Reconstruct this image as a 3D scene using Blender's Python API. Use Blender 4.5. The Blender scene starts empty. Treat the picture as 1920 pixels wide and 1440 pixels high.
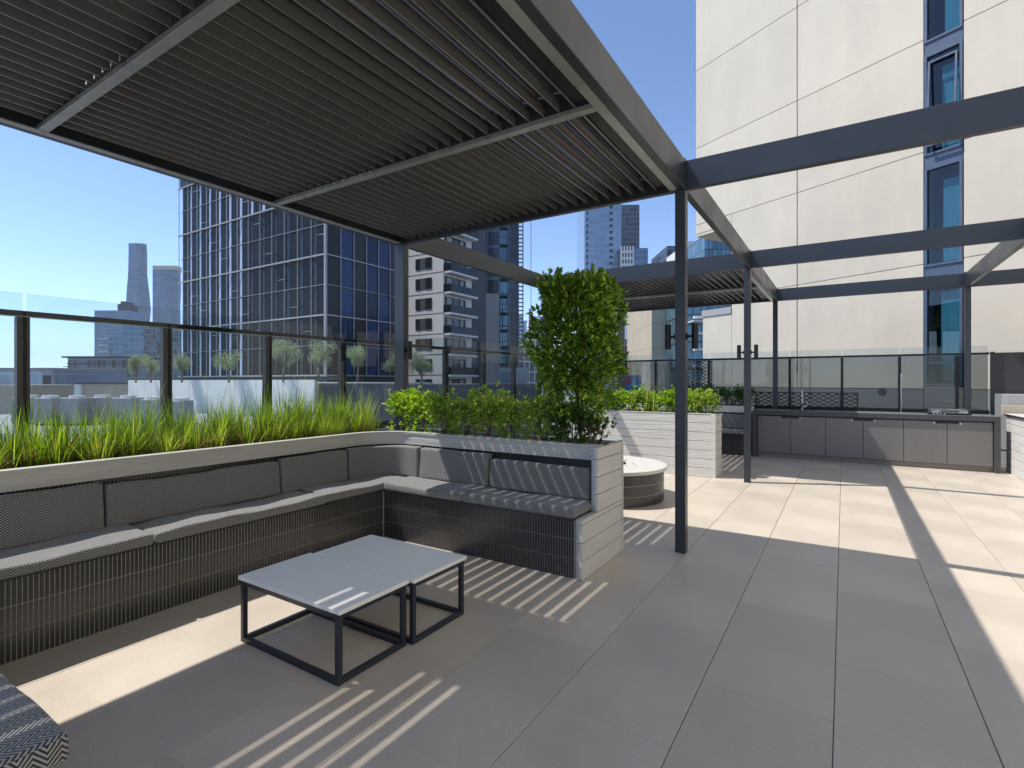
import bpy, bmesh, math, random
from mathutils import Vector, Matrix
random.seed(7)
R = math.radians
scn = bpy.context.scene
COL = scn.collection
H = 1.6
# ------------------------------------------------------------------ camera, sky, sun, exposure
cam_d = bpy.data.cameras.new("camera"); cam = bpy.data.objects.new("camera", cam_d); COL.objects.link(cam)
cam.location = (0, 0, H); cam.rotation_euler = (R(90), 0, R(32.4))
cam_d.sensor_width = 36; cam_d.lens = 18.375; cam_d.shift_y = -5/1920
cam_d.clip_start = 0.05; cam_d.clip_end = 20000
scn.camera = cam
SUN = Vector((0.55, 0.245, -1.0)).normalized()
w = bpy.data.worlds.new("World"); scn.world = w; w.use_nodes = True
wn = w.node_tree.nodes; wl = w.node_tree.links
sky = wn.new("ShaderNodeTexSky"); sky.sky_type = 'NISHITA'; sky.sun_disc = False
sky.sun_elevation = math.asin(-SUN.z); sky.sun_rotation = math.atan2(-SUN.x, -SUN.y) % (2*math.pi)
sky.air_density = 0.6; sky.dust_density = 0.0; sky.ozone_density = 3.0; sky.altitude = 30
wn["Background"].inputs[1].default_value = 0.092
wl.new(sky.outputs[0], wn["Background"].inputs[0])
sd = bpy.data.lights.new("sun", 'SUN'); sd.energy = 2.0; sd.angle = R(0.53); sd.color = (1.0, 0.955, 0.895)
so = bpy.data.objects.new("sun", sd); COL.objects.link(so); so.rotation_euler = SUN.to_track_quat('-Z', 'Y').to_euler()
so.location = (-20, -10, 40)
scn.view_settings.view_transform = 'Standard'; scn.view_settings.look = 'None'
scn.view_settings.exposure = 1.58; scn.view_settings.gamma = 1.0; scn.view_settings.use_curve_mapping = False
scn.render.engine = 'CYCLES'
scn.cycles.max_bounces = 12; scn.cycles.diffuse_bounces = 8; scn.cycles.transparent_max_bounces = 16

# ------------------------------------------------------------------ materials
MATS = {}
def mat(name, col=(.5,.5,.5), rough=.6, metal=0., spec=.5, noise=None, bump=None, coat=0., obj_var=0.):
    """noise=(scale, amount[, stretch xyz]); bump=(scale, strength[, stretch])"""
    m = bpy.data.materials.new(name); m.use_nodes = True
    n, l = m.node_tree.nodes, m.node_tree.links
    b = n["Principled BSDF"]
    b.inputs["Roughness"].default_value = rough; b.inputs["Metallic"].default_value = metal
    b.inputs["Specular IOR Level"].default_value = spec
    b.inputs["Coat Weight"].default_value = coat
    b.inputs["Base Color"].default_value = (*col, 1)
    tc = n.new("ShaderNodeTexCoord")
    src = None
    if noise:
        mp = n.new("ShaderNodeMapping"); l.new(tc.outputs["Object"], mp.inputs[0])
        if len(noise) > 2: mp.inputs["Scale"].default_value = noise[2]
        t = n.new("ShaderNodeTexNoise"); t.inputs["Scale"].default_value = noise[0]; t.inputs["Detail"].default_value = 6
        t.inputs["Roughness"].default_value = .65
        l.new(mp.outputs[0], t.inputs["Vector"])
        mr = n.new("ShaderNodeMapRange"); mr.inputs[1].default_value = .25; mr.inputs[2].default_value = .75
        mr.inputs[3].default_value = 1-noise[1]; mr.inputs[4].default_value = 1+noise[1]
        l.new(t.outputs[0], mr.inputs[0]); src = mr.outputs[0]
        rr = n.new("ShaderNodeMapRange"); rr.inputs[1].default_value = .3; rr.inputs[2].default_value = .7
        rr.inputs[3].default_value = max(.02, rough-.08); rr.inputs[4].default_value = min(1, rough+.08)
        l.new(t.outputs[0], rr.inputs[0]); l.new(rr.outputs[0], b.inputs["Roughness"])
    if obj_var:
        oi = n.new("ShaderNodeObjectInfo"); mr2 = n.new("ShaderNodeMapRange")
        mr2.inputs[3].default_value = 1-obj_var; mr2.inputs[4].default_value = 1+obj_var
        l.new(oi.outputs["Random"], mr2.inputs[0])
        if src:
            mm = n.new("ShaderNodeMath"); mm.operation = 'MULTIPLY'; l.new(src, mm.inputs[0]); l.new(mr2.outputs[0], mm.inputs[1]); src = mm.outputs[0]
        else: src = mr2.outputs[0]
    if src:
        mx = n.new("ShaderNodeVectorMath"); mx.operation = 'SCALE'; mx.inputs[0].default_value = col
        l.new(src, mx.inputs["Scale"]); l.new(mx.outputs[0], b.inputs["Base Color"])
    if bump:
        mp = n.new("ShaderNodeMapping"); l.new(tc.outputs["Object"], mp.inputs[0])
        if len(bump) > 2: mp.inputs["Scale"].default_value = bump[2]
        t = n.new("ShaderNodeTexNoise"); t.inputs["Scale"].default_value = bump[0]; t.inputs["Detail"].default_value = 5
        l.new(mp.outputs[0], t.inputs["Vector"])
        bp = n.new("ShaderNodeBump"); bp.inputs["Strength"].default_value = bump[1]; bp.inputs["Distance"].default_value = .01
        l.new(t.outputs[0], bp.inputs["Height"]); l.new(bp.outputs[0], b.inputs["Normal"])
    MATS[name] = m
    return m

def stone_tile():
    m = mat("floor tile stone", (.49,.43,.352), .42, noise=(1.1, .13), obj_var=.05, spec=.5)
    n, l = m.node_tree.nodes, m.node_tree.links; b = n["Principled BSDF"]
    tc = n.new("ShaderNodeTexCoord"); mp = n.new("ShaderNodeMapping"); mp.inputs["Scale"].default_value = (1, .35, 1)
    l.new(tc.outputs["Object"], mp.inputs[0])
    t = n.new("ShaderNodeTexNoise"); t.inputs["Scale"].default_value = 260; t.inputs["Detail"].default_value = 4; l.new(mp.outputs[0], t.inputs["Vector"])
    mr = n.new("ShaderNodeMapRange"); mr.inputs[1].default_value = .3; mr.inputs[2].default_value = .7; mr.inputs[3].default_value = .86; mr.inputs[4].default_value = 1.14
    l.new(t.outputs[0], mr.inputs[0])
    old = b.inputs["Base Color"].links[0].from_socket
    v = n.new("ShaderNodeVectorMath"); v.operation = 'SCALE'; l.new(old, v.inputs[0]); l.new(mr.outputs[0], v.inputs["Scale"]); l.new(v.outputs[0], b.inputs["Base Color"])
    bp = n.new("ShaderNodeBump"); bp.inputs["Strength"].default_value = .12; bp.inputs["Distance"].default_value = .002
    l.new(t.outputs[0], bp.inputs["Height"]); l.new(bp.outputs[0], b.inputs["Normal"])
    return m
def fabric():
    m = bpy.data.materials.new("herringbone fabric"); m.use_nodes = True
    n, l = m.node_tree.nodes, m.node_tree.links; b = n["Principled BSDF"]
    b.inputs["Roughness"].default_value = .9; b.inputs["Specular IOR Level"].default_value = .2; b.inputs["Sheen Weight"].default_value = .25
    uv = n.new("ShaderNodeUVMap"); sp = n.new("ShaderNodeSeparateXYZ"); l.new(uv.outputs[0], sp.inputs[0])
    def M(op, a, c=None):
        k = n.new("ShaderNodeMath"); k.operation = op
        for i, v in enumerate((a, c)):
            if v is None: continue
            if isinstance(v, (int, float)): k.inputs[i].default_value = v
            else: l.new(v, k.inputs[i])
        return k.outputs[0]
    wob = n.new("ShaderNodeTexNoise"); wob.inputs["Scale"].default_value = 60; l.new(uv.outputs[0], wob.inputs["Vector"])
    pp = M('PINGPONG', sp.outputs[0], .032)
    v = M('ADD', M('ADD', sp.outputs[1], M('MULTIPLY', pp, 1.15)), M('MULTIPLY', wob.outputs[0], .003))
    fr = M('FRACT', M('DIVIDE', v, .0165))
    tri = M('ABSOLUTE', M('SUBTRACT', fr, .5))
    cr = n.new("ShaderNodeValToRGB"); l.new(M('MULTIPLY', tri, 2.), cr.inputs[0])
    cr.color_ramp.elements[0].position = .38; cr.color_ramp.elements[0].color = (.028,.029,.034,1)
    cr.color_ramp.elements[1].position = .62; cr.color_ramp.elements[1].color = (.33,.325,.31,1)
    l.new(cr.outputs[0], b.inputs["Base Color"])
    no = n.new("ShaderNodeTexNoise"); no.inputs["Scale"].default_value = 700; l.new(uv.outputs[0], no.inputs["Vector"])
    bp = n.new("ShaderNodeBump"); bp.inputs["Strength"].default_value = .5; bp.inputs["Distance"].default_value = .002
    l.new(M('ADD', M('MULTIPLY', tri, 1.), no.outputs[0]), bp.inputs["Height"]); l.new(bp.outputs[0], b.inputs["Normal"])
    return m
def glass(name, tint, rough=.0, refl=1.0):
    m = bpy.data.materials.new(name); m.use_nodes = True
    n, l = m.node_tree.nodes, m.node_tree.links
    n.remove(n["Principled BSDF"]); out = n["Material Output"]
    tr = n.new("ShaderNodeBsdfTransparent"); tr.inputs[0].default_value = (*tint, 1)
    gl = n.new("ShaderNodeBsdfGlossy"); gl.inputs["Roughness"].default_value = rough
    fr = n.new("ShaderNodeFresnel"); fr.inputs[0].default_value = 1.5
    mu = n.new("ShaderNodeMath"); mu.operation = 'MULTIPLY'; mu.inputs[1].default_value = refl; 
    ge = n.new("ShaderNodeNewGeometry"); bf = n.new("ShaderNodeMath"); bf.operation = 'SUBTRACT'; bf.inputs[0].default_value = 1; l.new(ge.outputs["Backfacing"], bf.inputs[1])
    m2 = n.new("ShaderNodeMath"); m2.operation = 'MULTIPLY'; l.new(fr.outputs[0], m2.inputs[0]); l.new(bf.outputs[0], m2.inputs[1]); l.new(m2.outputs[0], mu.inputs[0])
    mx = n.new("ShaderNodeMixShader"); l.new(mu.outputs[0], mx.inputs[0]); l.new(tr.outputs[0], mx.inputs[1]); l.new(gl.outputs[0], mx.inputs[2])
    l.new(mx.outputs[0], out.inputs[0]); return m
def leafmat(name, c1, c2, c3=None, trans=.45, rough=.35):
    m = bpy.data.materials.new(name); m.use_nodes = True
    n, l = m.node_tree.nodes, m.node_tree.links; b = n["Principled BSDF"]; out = n["Material Output"]
    g = n.new("ShaderNodeNewGeometry"); cr = n.new("ShaderNodeValToRGB"); l.new(g.outputs["Random Per Island"], cr.inputs[0])
    cr.color_ramp.elements[0].color = (*c1, 1); cr.color_ramp.elements[1].color = (*c2, 1)
    if c3:
        cr.color_ramp.elements[1].position = .80
        e = cr.color_ramp.elements.new(.92); e.color = (*c3, 1)
    l.new(cr.outputs[0], b.inputs["Base Color"]); b.inputs["Roughness"].default_value = rough
    b.inputs["Specular IOR Level"].default_value = .5
    t = n.new("ShaderNodeBsdfTranslucent"); hs = n.new("ShaderNodeHueSaturation"); hs.inputs["Saturation"].default_value = 1.1; hs.inputs["Value"].default_value = 1.8
    l.new(cr.outputs[0], hs.inputs["Color"]); l.new(hs.outputs[0], t.inputs[0])
    mx = n.new("ShaderNodeMixShader"); mx.inputs[0].default_value = trans
    l.new(b.outputs[0], mx.inputs[1]); l.new(t.outputs[0], mx.inputs[2]); l.new(mx.outputs[0], out.inputs[0])
    return m
def facade_grid(name, base, line, sx, sz, lw=.08, rough=.2, metal=0., var=.25, axis=0):
    """far facades, panes a pixel or two wide: colour grid in metres"""
    m = bpy.data.materials.new(name); m.use_nodes = True
    n, l = m.node_tree.nodes, m.node_tree.links; b = n["Principled BSDF"]
    b.inputs["Roughness"].default_value = rough; b.inputs["Metallic"].default_value = metal
    tc = n.new("ShaderNodeTexCoord"); sp = n.new("ShaderNodeSeparateXYZ"); l.new(tc.outputs["Object"], sp.inputs[0])
    def M(op, a, c=None):
        k = n.new("ShaderNodeMath"); k.operation = op
        for i, v in enumerate((a, c)):
            if v is None: continue
            if isinstance(v, (int, float)): k.inputs[i].default_value = v
            else: l.new(v, k.inputs[i])
        return k.outputs[0]
    h = M('ADD', sp.outputs[0], sp.outputs[1])
    u = M('DIVIDE', h, sx); v = M('DIVIDE', sp.outputs[2], sz)
    gu = M('GREATER_THAN', M('FRACT', u), 1-lw*3/sx); gv = M('GREATER_THAN', M('FRACT', v), 1-lw*5/sz)
    g = M('MAXIMUM', gu, gv)
    cx = n.new("ShaderNodeCombineXYZ"); l.new(M('FLOOR', u), cx.inputs[0]); l.new(M('FLOOR', v), cx.inputs[1])
    wn_ = n.new("ShaderNodeTexWhiteNoise"); wn_.noise_dimensions = '2D'; l.new(cx.outputs[0], wn_.inputs["Vector"])
    mr = n.new("ShaderNodeMapRange"); mr.inputs[3].default_value = 1-var; mr.inputs[4].default_value = 1+var; l.new(wn_.outputs[0], mr.inputs[0])
    sc = n.new("ShaderNodeVectorMath"); sc.operation = 'SCALE'; sc.inputs[0].default_value = base; l.new(mr.outputs[0], sc.inputs["Scale"])
    mx = n.new("ShaderNodeMix"); mx.data_type = 'RGBA'; l.new(g, mx.inputs["Factor"]); l.new(sc.outputs[0], mx.inputs["A"]); mx.inputs["B"].default_value = (*line, 1)
    l.new(mx.outputs["Result"], b.inputs["Base Color"]); return m

mat("steel charcoal", (.024,.028,.035), .36, noise=(1.5,.12,(1,1,1)), spec=.6)
mat("louvre charcoal", (.27,.265,.255), .24, spec=.8, metal=.65)
mat("joist galvanised", (.36,.36,.35), .33, noise=(9,.2), metal=.55)
mat("black metal", (.010,.011,.013), .4, noise=(4,.1), spec=.35)
mat("table frame", (.018,.024,.036), .38, noise=(6,.1))
mat("table stone", (.86,.84,.79), .34, spec=.5)
mat("kitkat tile", (.028,.029,.031), .26, obj_var=.1, spec=.6)
mat("grout", (.30,.29,.27), .9, noise=(30,.1))
mat("painted board", (.60,.58,.535), .62, noise=(5,.06,(.3,.3,2)), bump=(28,.7,(.10,.10,1.5)))
mat("planter concrete", (.46,.45,.42), .6, noise=(5,.12,(.3,.3,2)), bump=(26,1.0,(.12,.12,1.3)))
mat("soil", (.07,.045,.028), .95, noise=(30,.5), bump=(60,1.))
mat("mulch", (.26,.18,.11), .9, obj_var=.3, noise=(40,.3))
mat("pit stone", (.56,.54,.50), .5, noise=(9,.08))
mat("counter stone", (.052,.053,.055), .3, noise=(60,.18))
mat("counter top stone", (.16,.16,.165), .3, noise=(60,.15))
mat("door laminate", (.17,.16,.15), .33, noise=(1.1,.10,(2,1,.12)), metal=.25)
mat("chrome", (.75,.75,.76), .12, metal=1.)
mat("steel lid", (.6,.6,.6), .25, metal=.9, noise=(10,.05))
mat("kick tile", (.20,.175,.145), .5, noise=(4,.08))
mat("tower concrete", (.59,.535,.44), .85, noise=(.7,.12,(1,1,.4)), bump=(3,.6), obj_var=.025)
mat("tower base shade", (.27,.275,.27), .7, noise=(1.2,.08,(.3,.3,6)))  # shade on the tower's lower wall, put into a grey colour
mat("blue frame", (.07,.10,.16), .4, noise=(3,.1))
mat("window glass dark", (.02,.06,.09), .04, spec=1., noise=(.3,.3))
mat("curtain teal", (.42,.62,.66), .7, noise=(6,.3,(8,8,.1)))
mat("dark facade", (.012,.014,.018), .4, noise=(.6,.3))
mat("dark pane", (.014,.0145,.016), .25, obj_var=.5, noise=(.4,.4), spec=.28)
mat("sky reflection pane", (.42,.52,.72), .25, obj_var=.12, spec=.5)
mat("blue reflection pane", (.012,.028,.085), .15, obj_var=.6, spec=.3)
mat("mullion", (.30,.30,.31), .5)
mat("white render", (.60,.60,.59), .75, noise=(.5,.05))
mat("grey render", (.34,.345,.35), .7, noise=(.5,.06))
mat("window dark", (.02,.024,.03), .15, spec=.6)
mat("slate panel", (.05,.055,.065), .6, noise=(.5,.1))
mat("balcony glass", (.012,.018,.028), .25, spec=.3)
mat("beige stone", (.44,.385,.30), .7, noise=(.4,.1))
mat("light white wall", (.74,.73,.70), .75, noise=(.3,.04,(1,1,.3)))
mat("city ground", (.20,.21,.21), .9, noise=(.01,.35))
mat("bark", (.16,.10,.065), .8, noise=(30,.3), bump=(60,.6))
mat("olive bark", (.2,.18,.15), .85, noise=(10,.3))
mat("roof grey", (.30,.31,.31), .8, noise=(.5,.15))
mat("white plastic", (.75,.75,.74), .5)
mat("dark screen", (.035,.036,.037), .45, noise=(3,.25,(1,1,1.6)))
mat("crane steel", (.07,.08,.10), .5)
MATS["tile"] = stone_tile(); MATS["fabric"] = fabric()
MATS["glass"] = glass("balustrade glass", (.86,.90,.91)); MATS["glass tint"] = glass("grey balustrade glass", (.53,.56,.575), refl=1.3)
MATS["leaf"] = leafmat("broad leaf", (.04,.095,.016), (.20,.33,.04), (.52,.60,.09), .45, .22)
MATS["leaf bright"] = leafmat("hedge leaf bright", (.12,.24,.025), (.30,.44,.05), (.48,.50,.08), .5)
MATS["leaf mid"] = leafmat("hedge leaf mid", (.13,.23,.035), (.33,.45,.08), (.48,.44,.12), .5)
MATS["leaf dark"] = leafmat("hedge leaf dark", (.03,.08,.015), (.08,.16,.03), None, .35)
MATS["grass"] = leafmat("grass blade", (.10,.19,.02), (.30,.41,.05), (.48,.50,.10), .5, .4)
MATS["dry grass"] = leafmat("dry grass blade", (.20,.12,.05), (.34,.24,.11), None, .3, .7)
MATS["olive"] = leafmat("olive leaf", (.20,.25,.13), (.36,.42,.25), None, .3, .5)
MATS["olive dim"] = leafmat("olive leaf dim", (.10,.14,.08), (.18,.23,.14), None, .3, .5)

# ------------------------------------------------------------------ mesh helpers
def box(bm, x0, x1, y0, y1, z0, z1):
    r = bmesh.ops.create_cube(bm, size=1)
    for v in r['verts']:
        v.co = ((x0+x1)/2 + v.co.x*(x1-x0), (y0+y1)/2 + v.co.y*(y1-y0), (z0+z1)/2 + v.co.z*(z1-z0))
    return r['verts']
def BM(*boxes, bevel=0):
    bm = bmesh.new()
    for b in boxes: box(bm, *b)
    if bevel: bmesh.ops.bevel(bm, geom=bm.edges[:], offset=bevel, segments=1, affect='EDGES')
    return bm
def tube(bm, p, q, r0, r1=None, n=10, caps=True):
    p, q = Vector(p), Vector(q); d = q-p; r1 = r0 if r1 is None else r1
    z = d.normalized(); a = z.orthogonal().normalized(); b = z.cross(a)
    v0 = [bm.verts.new(p + (a*math.cos(t)+b*math.sin(t))*r0) for t in [2*math.pi*i/n for i in range(n)]]
    v1 = [bm.verts.new(q + (a*math.cos(t)+b*math.sin(t))*r1) for t in [2*math.pi*i/n for i in range(n)]]
    for i in range(n): bm.faces.new((v0[i], v0[(i+1)%n], v1[(i+1)%n], v1[i]))
    if caps: bm.faces.new(v0[::-1]); bm.faces.new(v1)
def prism(bm, poly, z0, z1):
    """poly: ccw list of xy"""
    b = [bm.verts.new((x, y, z0)) for x, y in poly]; t = [bm.verts.new((x, y, z1)) for x, y in poly]
    k = len(poly)
    for i in range(k): bm.faces.new((b[i], b[(i+1)%k], t[(i+1)%k], t[i]))
    bm.faces.new(b[::-1]); bm.faces.new(t)
def world_off(o):
    v = Vector((0,0,0))
    while o is not None: v = v + o.location; o = o.parent
    return v
def link(name, me, m, parent=None, loc=(0,0,0), rot=None):
    o = bpy.data.objects.new(name, me); COL.objects.link(o); o.parent = parent; o.location = loc
    if rot: o.rotation_euler = rot
    if m and not me.materials: me.materials.append(MATS[m])
    return o
def obj(name, bm, m, parent=None, smooth=False, local=False):
    """bm in world coordinates unless local"""
    me = bpy.data.meshes.new(name)
    if parent is not None and not local:
        off = world_off(parent); bmesh.ops.translate(bm, verts=bm.verts[:], vec=-off)
    bm.normal_update(); bm.to_mesh(me); bm.free()
    if smooth: me.polygons.foreach_set('use_smooth', [True]*len(me.polygons))
    return link(name, me, m, parent)
def pydata(name, V, F, m, parent=None, smooth=False):
    off = world_off(parent) if parent else Vector((0,0,0))
    me = bpy.data.meshes.new(name)
    me.from_pydata([(v[0]-off.x, v[1]-off.y, v[2]-off.z) for v in V], [], F)
    if smooth: me.polygons.foreach_set('use_smooth', [True]*len(me.polygons))
    return link(name, me, m, parent)
def tag(o, label, cat, group=None, kind=None):
    if label: o['label'] = label
    if cat: o['category'] = cat
    if group: o['group'] = group
    if kind: o['kind'] = kind
    return o
def thing(name, label, cat, loc=(0,0,0), rz=0, group=None):
    o = bpy.data.objects.new(name, None); COL.objects.link(o); o.location = loc; o.rotation_euler = (0,0,rz)
    o.empty_display_size = .2
    return tag(o, label, cat, group)
def structure(o): o['kind'] = 'structure'; return o
def stuff(o): o['kind'] = 'stuff'; return o
F_, YAW = 980., R(32.4); CY, SY = math.cos(YAW), math.sin(YAW)
def ray(px, py=715):
    a = (px-960)/F_; return Vector((a*CY-SY, a*SY+CY, (715-py)/F_))
def at(px, py, Z):
    r = ray(px, py)*Z; return Vector((r.x, r.y, r.z+H))
def wz(py, Z): return H + (715-py)/F_*Z

# ------------------------------------------------------------------ floor
P_ = .6; X0 = -.04
fl = structure(obj("floor", BM((-5.7, 6.2, -4.5, 13.6, -.4, -.012)), "grout"))
tb = BM((-P_/2+.002, P_/2-.002, -.598, .598, -.011, 0), bevel=.0022)
tme = bpy.data.meshes.new("tile"); tb.to_mesh(tme); tb.free(); tme.materials.append(MATS["tile"])
for i in range(-7, 9):
    xc = X0 + P_*(i+.5)
    ph = 3.49 if i % 2 == 0 else 2.885
    for j in range(-4, 9):
        y0 = ph + 1.2*j - .004*j
        if y0 > 12.4 or y0 < -3.6: continue
        if xc < -4.2: continue
        t = link("tile", tme, None, fl, (xc, y0+.6, 0))

# ------------------------------------------------------------------ pergola (frame, posts, louvre roofs)
per = thing("pergola", "charcoal steel pergola with louvred roof bays, slender posts and open cross beams over the terrace", "pergola", (-1.29, 5.0, 0))
ZB, ZT = 3.385, 3.655
YS = (5.0, 9.0, 13.0)
def beam(b, nm="beam"): return obj(nm, BM(b, bevel=.004), "steel charcoal", per)
for y in YS:
    obj("post", BM((-1.335,-1.24,y-.05,y+.045,0,ZT+.02), bevel=.004), "steel charcoal", per)
    obj("post", BM((-4.965,-4.80,y-.05,y+.045,0,ZT+.02), bevel=.004), "steel charcoal", per)
obj("post", BM((1.935,2.03,12.95,13.045,0,ZT+.02), bevel=.004), "steel charcoal", per)
# long beams
for (xa, ys) in ((-1.305, ((-.525,4.949),(5.046,8.949),(9.046,12.949))), (-4.96, ((-.525,4.949),(5.046,8.949),(9.046,12.949))), (1.95, ((-1,4.949),(5.046,8.949),(9.046,12.949)))):
    for a, b in ys: beam((xa, xa+.066, a, b, ZB, ZT))
# cross beams
for y in YS:
    for a, b in ((-4.799,-1.336), (-1.239,1.934 if y == 13.0 else 7.0)): beam((a, b, y-.03, y+.036, ZB+.002, ZT-.002))
beam((2.031, 7.0, 12.97, 13.036, ZB+.002, ZT-.002))
# joists: flat galvanised bars under the blades
def joist(y):
    obj("joist", BM((-4.892,-1.307,y-.027,y+.027,ZB+.041,ZB+.25)), "steel charcoal", per)
    obj("joist_plate", BM((-4.892,-1.307,y-.03,y+.03,ZB+.004,ZB+.04), bevel=.002), "joist galvanised", per)
for y in (1.36, 3.20): joist(y)
beam((-4.893,-1.306,-.515,-.449,ZB+.002,ZT-.002))
for x in (-1.305, -4.96): obj("post", BM((x-.015,x+.08,-.53,-.435,0,ZB-.002), bevel=.004), "steel charcoal", per)
joist(11.0)
# flat flange below the long side beams
for a, b in ((-.44,4.94), (9.05,12.94)):
    obj("flange", BM((-1.375,-1.306,a,b,ZB-.001,ZB+.007)), "joist galvanised", per)
    obj("flange", BM((-4.893,-4.83,a,b,ZB-.001,ZB+.007)), "joist galvanised", per)
prof0 = [(0,0),(.006,.03),(.006,.06),(-.004,.088),(-.026,.110),(-.06,.126),(-.1,.134),(-.135,.140)]
def blade_mesh(L, name, xe=-.197):
    prof = prof0 + [(xe, .150 if xe < -.15 else .143)]
    bm = bmesh.new(); th = .0025; ring = []
    pts = prof + [(x-(.003 if z < .1 else 0), z+(0 if z < .1 else .003)) for x, z in prof[::-1]]
    pts = [(x, z) for x, z in prof] + [(x-.003, z-.003 if z > .08 else z) for x, z in prof[::-1]]
    for y in (-L/2, L/2): ring.append([bm.verts.new((x, y, z)) for x, z in pts])
    k = len(pts)
    for i in range(k): bm.faces.new((ring[0][i], ring[0][(i+1)%k], ring[1][(i+1)%k], ring[1][i]))
    bm.faces.new(ring[0][::-1]); bm.faces.new(ring[1])
    # small rolled lip along the lower edge
    box(bm, -.003, .007, -L/2, L/2, -.004, .001)
    bmesh.ops.recalc_face_normals(bm, faces=bm.faces[:])
    me = bpy.data.meshes.new(name); bm.to_mesh(me); bm.free()
    me.materials.append(MATS["louvre charcoal"])
    me.polygons.foreach_set('use_smooth', [True]*len(me.polygons))
    me.set_sharp_from_angle(angle=R(40)); return me
PITCH = .1187
for a, b in ((-.44,4.965),(9.04,12.965)): obj("closing_angle", BM((-1.503,-1.31,a,b,ZB+.055,ZB+.20)), "black metal", per)
_bl = {}
def lay_blade(x, ya, yb, xe):
    key = (round(yb-ya,3), xe)
    if key not in _bl: _bl[key] = blade_mesh(yb-ya-.004, "louvre_blade", xe)
    link("louvre_blade", _bl[key], None, per, (x+1.29, (ya+yb)/2-5.0, ZB+.046), (0, random.uniform(-.006,.006), 0))
for (ya, yb) in ((-.446,1.332),(1.388,3.172),(3.228,4.968),(9.038,10.972),(11.028,12.968)):
    for k in range(29):
        x = -1.513 - k*PITCH
        if x < -4.79: break
        # some blades cut narrower or split, shaped to let sun stripes through
        stripe_slit = (1 < ya < 4 and x < -3.4) or (-.6 < ya < 0 and -4.05 < x < -3.5) or (ya > 8.9 and x < -3.5)
        if stripe_slit and 1 < ya < 2: lay_blade(x, ya, 2.25, -.197); lay_blade(x, 2.25, yb, -.124)
        else: lay_blade(x, ya, yb, (-.124 if ya > 3 else -.136) if stripe_slit else -.197)

# ------------------------------------------------------------------ lights on the posts
def cyl_light(x, y, z, label, sides=(-1,1), vert=False):
    t = thing("wall_light", label, "wall light", (x, y, z), 0, "cylinder lights on the pergola posts")
    for s in sides:
        dx, dy = (s*.125, 0) if not vert else (0, s*.125)
        bm = bmesh.new(); tube(bm, (x+dx, y+dy, z-.118), (x+dx, y+dy, z+.118), .03, n=20); obj("lamp_body", bm, "black metal", t, smooth=False)
        bm = bmesh.new(); tube(bm, (x+dx*.38, y+dy*.38, z), (x+dx*.5, y+dy*.5, z), .03, n=16)
        tube(bm, (x+dx*.5, y+dy*.5, z), (x+dx*.78, y+dy*.78, z), .012, n=10); obj("bracket", bm, "black metal", t)
    return t
cyl_light(-1.288, 4.997, 2.02, "pair of black cylinder lights on the nearest pergola post", (-1,1))
cyl_light(-1.288, 8.997, 2.06, "pair of black cylinder lights on the second pergola post beside the planter")
cyl_light(-4.86, 4.997, 2.0, "single black cylinder light on the left pergola post behind the grass", (1,))

# ------------------------------------------------------------------ corner planter
def arc(cx, cy, r, a0, a1, n=10): return [(cx+r*math.cos(R(a0+(a1-a0)*i/n)), cy+r*math.sin(R(a0+(a1-a0)*i/n))) for i in range(n+1)]
XP, YP, CR = -4.44, 4.27, .42
pl = thing("planter", "long off-white corner planter full of grass and shrubs behind the built-in bench", "planter", (-4.9, 2.5, 0))
path = [(XP, -1.2)] + [(XP, YP-CR)] + [(p[0], p[1]) for p in arc(XP+CR, YP-CR, CR, 180, 90, 12)][1:] + [(-1.80, YP)]
def ribbon(bm, path, off0, off1, z0, z1):
    """solid strip following path; offsets to the left of travel (outwards, away from the seat)"""
    pts0, pts1 = [], []
    for i, p in enumerate(path):
        a = Vector(path[max(i-1,0)]); b = Vector(path[min(i+1,len(path)-1)]); d = (b-a).normalized(); nrm = Vector((-d.y, d.x))
        pts0.append(Vector(p)+nrm*off0); pts1.append(Vector(p)+nrm*off1)
    vs = [[bm.verts.new((q.x, q.y, z)) for q in pp] for pp, z in ((pts0,z0),(pts0,z1),(pts1,z1),(pts1,z0))]
    k = len(path)
    for i in range(k-1):
        for a in range(4):
            b = (a+1) % 4; bm.faces.new((vs[a][i], vs[a][i+1], vs[b][i+1], vs[b][i]))
    for e in (0, k-1): bm.faces.new([vs[a][e] for a in range(4)])
    bmesh.ops.recalc_face_normals(bm, faces=bm.faces[:])
bm = bmesh.new(); ribbon(bm, path, -.0, .055, .905, 1.020); obj("band", bm, "planter concrete", pl)
bm = bmesh.new(); ribbon(bm, path, -.008, .075, 1.020, 1.040); obj("capping", bm, "planter concrete", pl)
bm = bmesh.new(); ribbon(bm, path, .05, .07, .0, .905); obj("inner_wall", bm, "grout", pl)
obj("rear_wall", BM((-4.3,-1.80,4.66,4.72,0,1.038)), "planter concrete", pl)
obj("rear_wall", BM((-5.32,-5.27,-1.2,4.72,0,1.03)), "planter concrete", pl)
obj("soil", BM((-5.265,-4.52,-1.2,4.655,.8,1.0), (-4.519,-1.83,YP+.08,4.655,.8,.995)), "soil", pl)
# end panel of horizontal boards, L shaped
bd = .1485
k = 0
z = .0
while z < 1.03:
    z1 = min(z+bd, 1.035)
    if z < .48 and z1 > .49: z1 = .486
    y0 = 3.835 if z1 <= .50 else 4.145
    obj("board", BM((-1.80,-1.765,y0,4.715,z+.002,z1-.004), bevel=.003), "painted board", pl)
    z = z1; k += 1
obj("corner_trim", BM((-1.80,-1.758,4.716,4.74,0,1.045), bevel=.002), "painted board", pl)
obj("end_core", BM((-1.83,-1.803,3.85,4.71,0,.48),(-1.83,-1.803,4.16,4.71,.481,1.03)), "planter concrete", pl)

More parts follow.
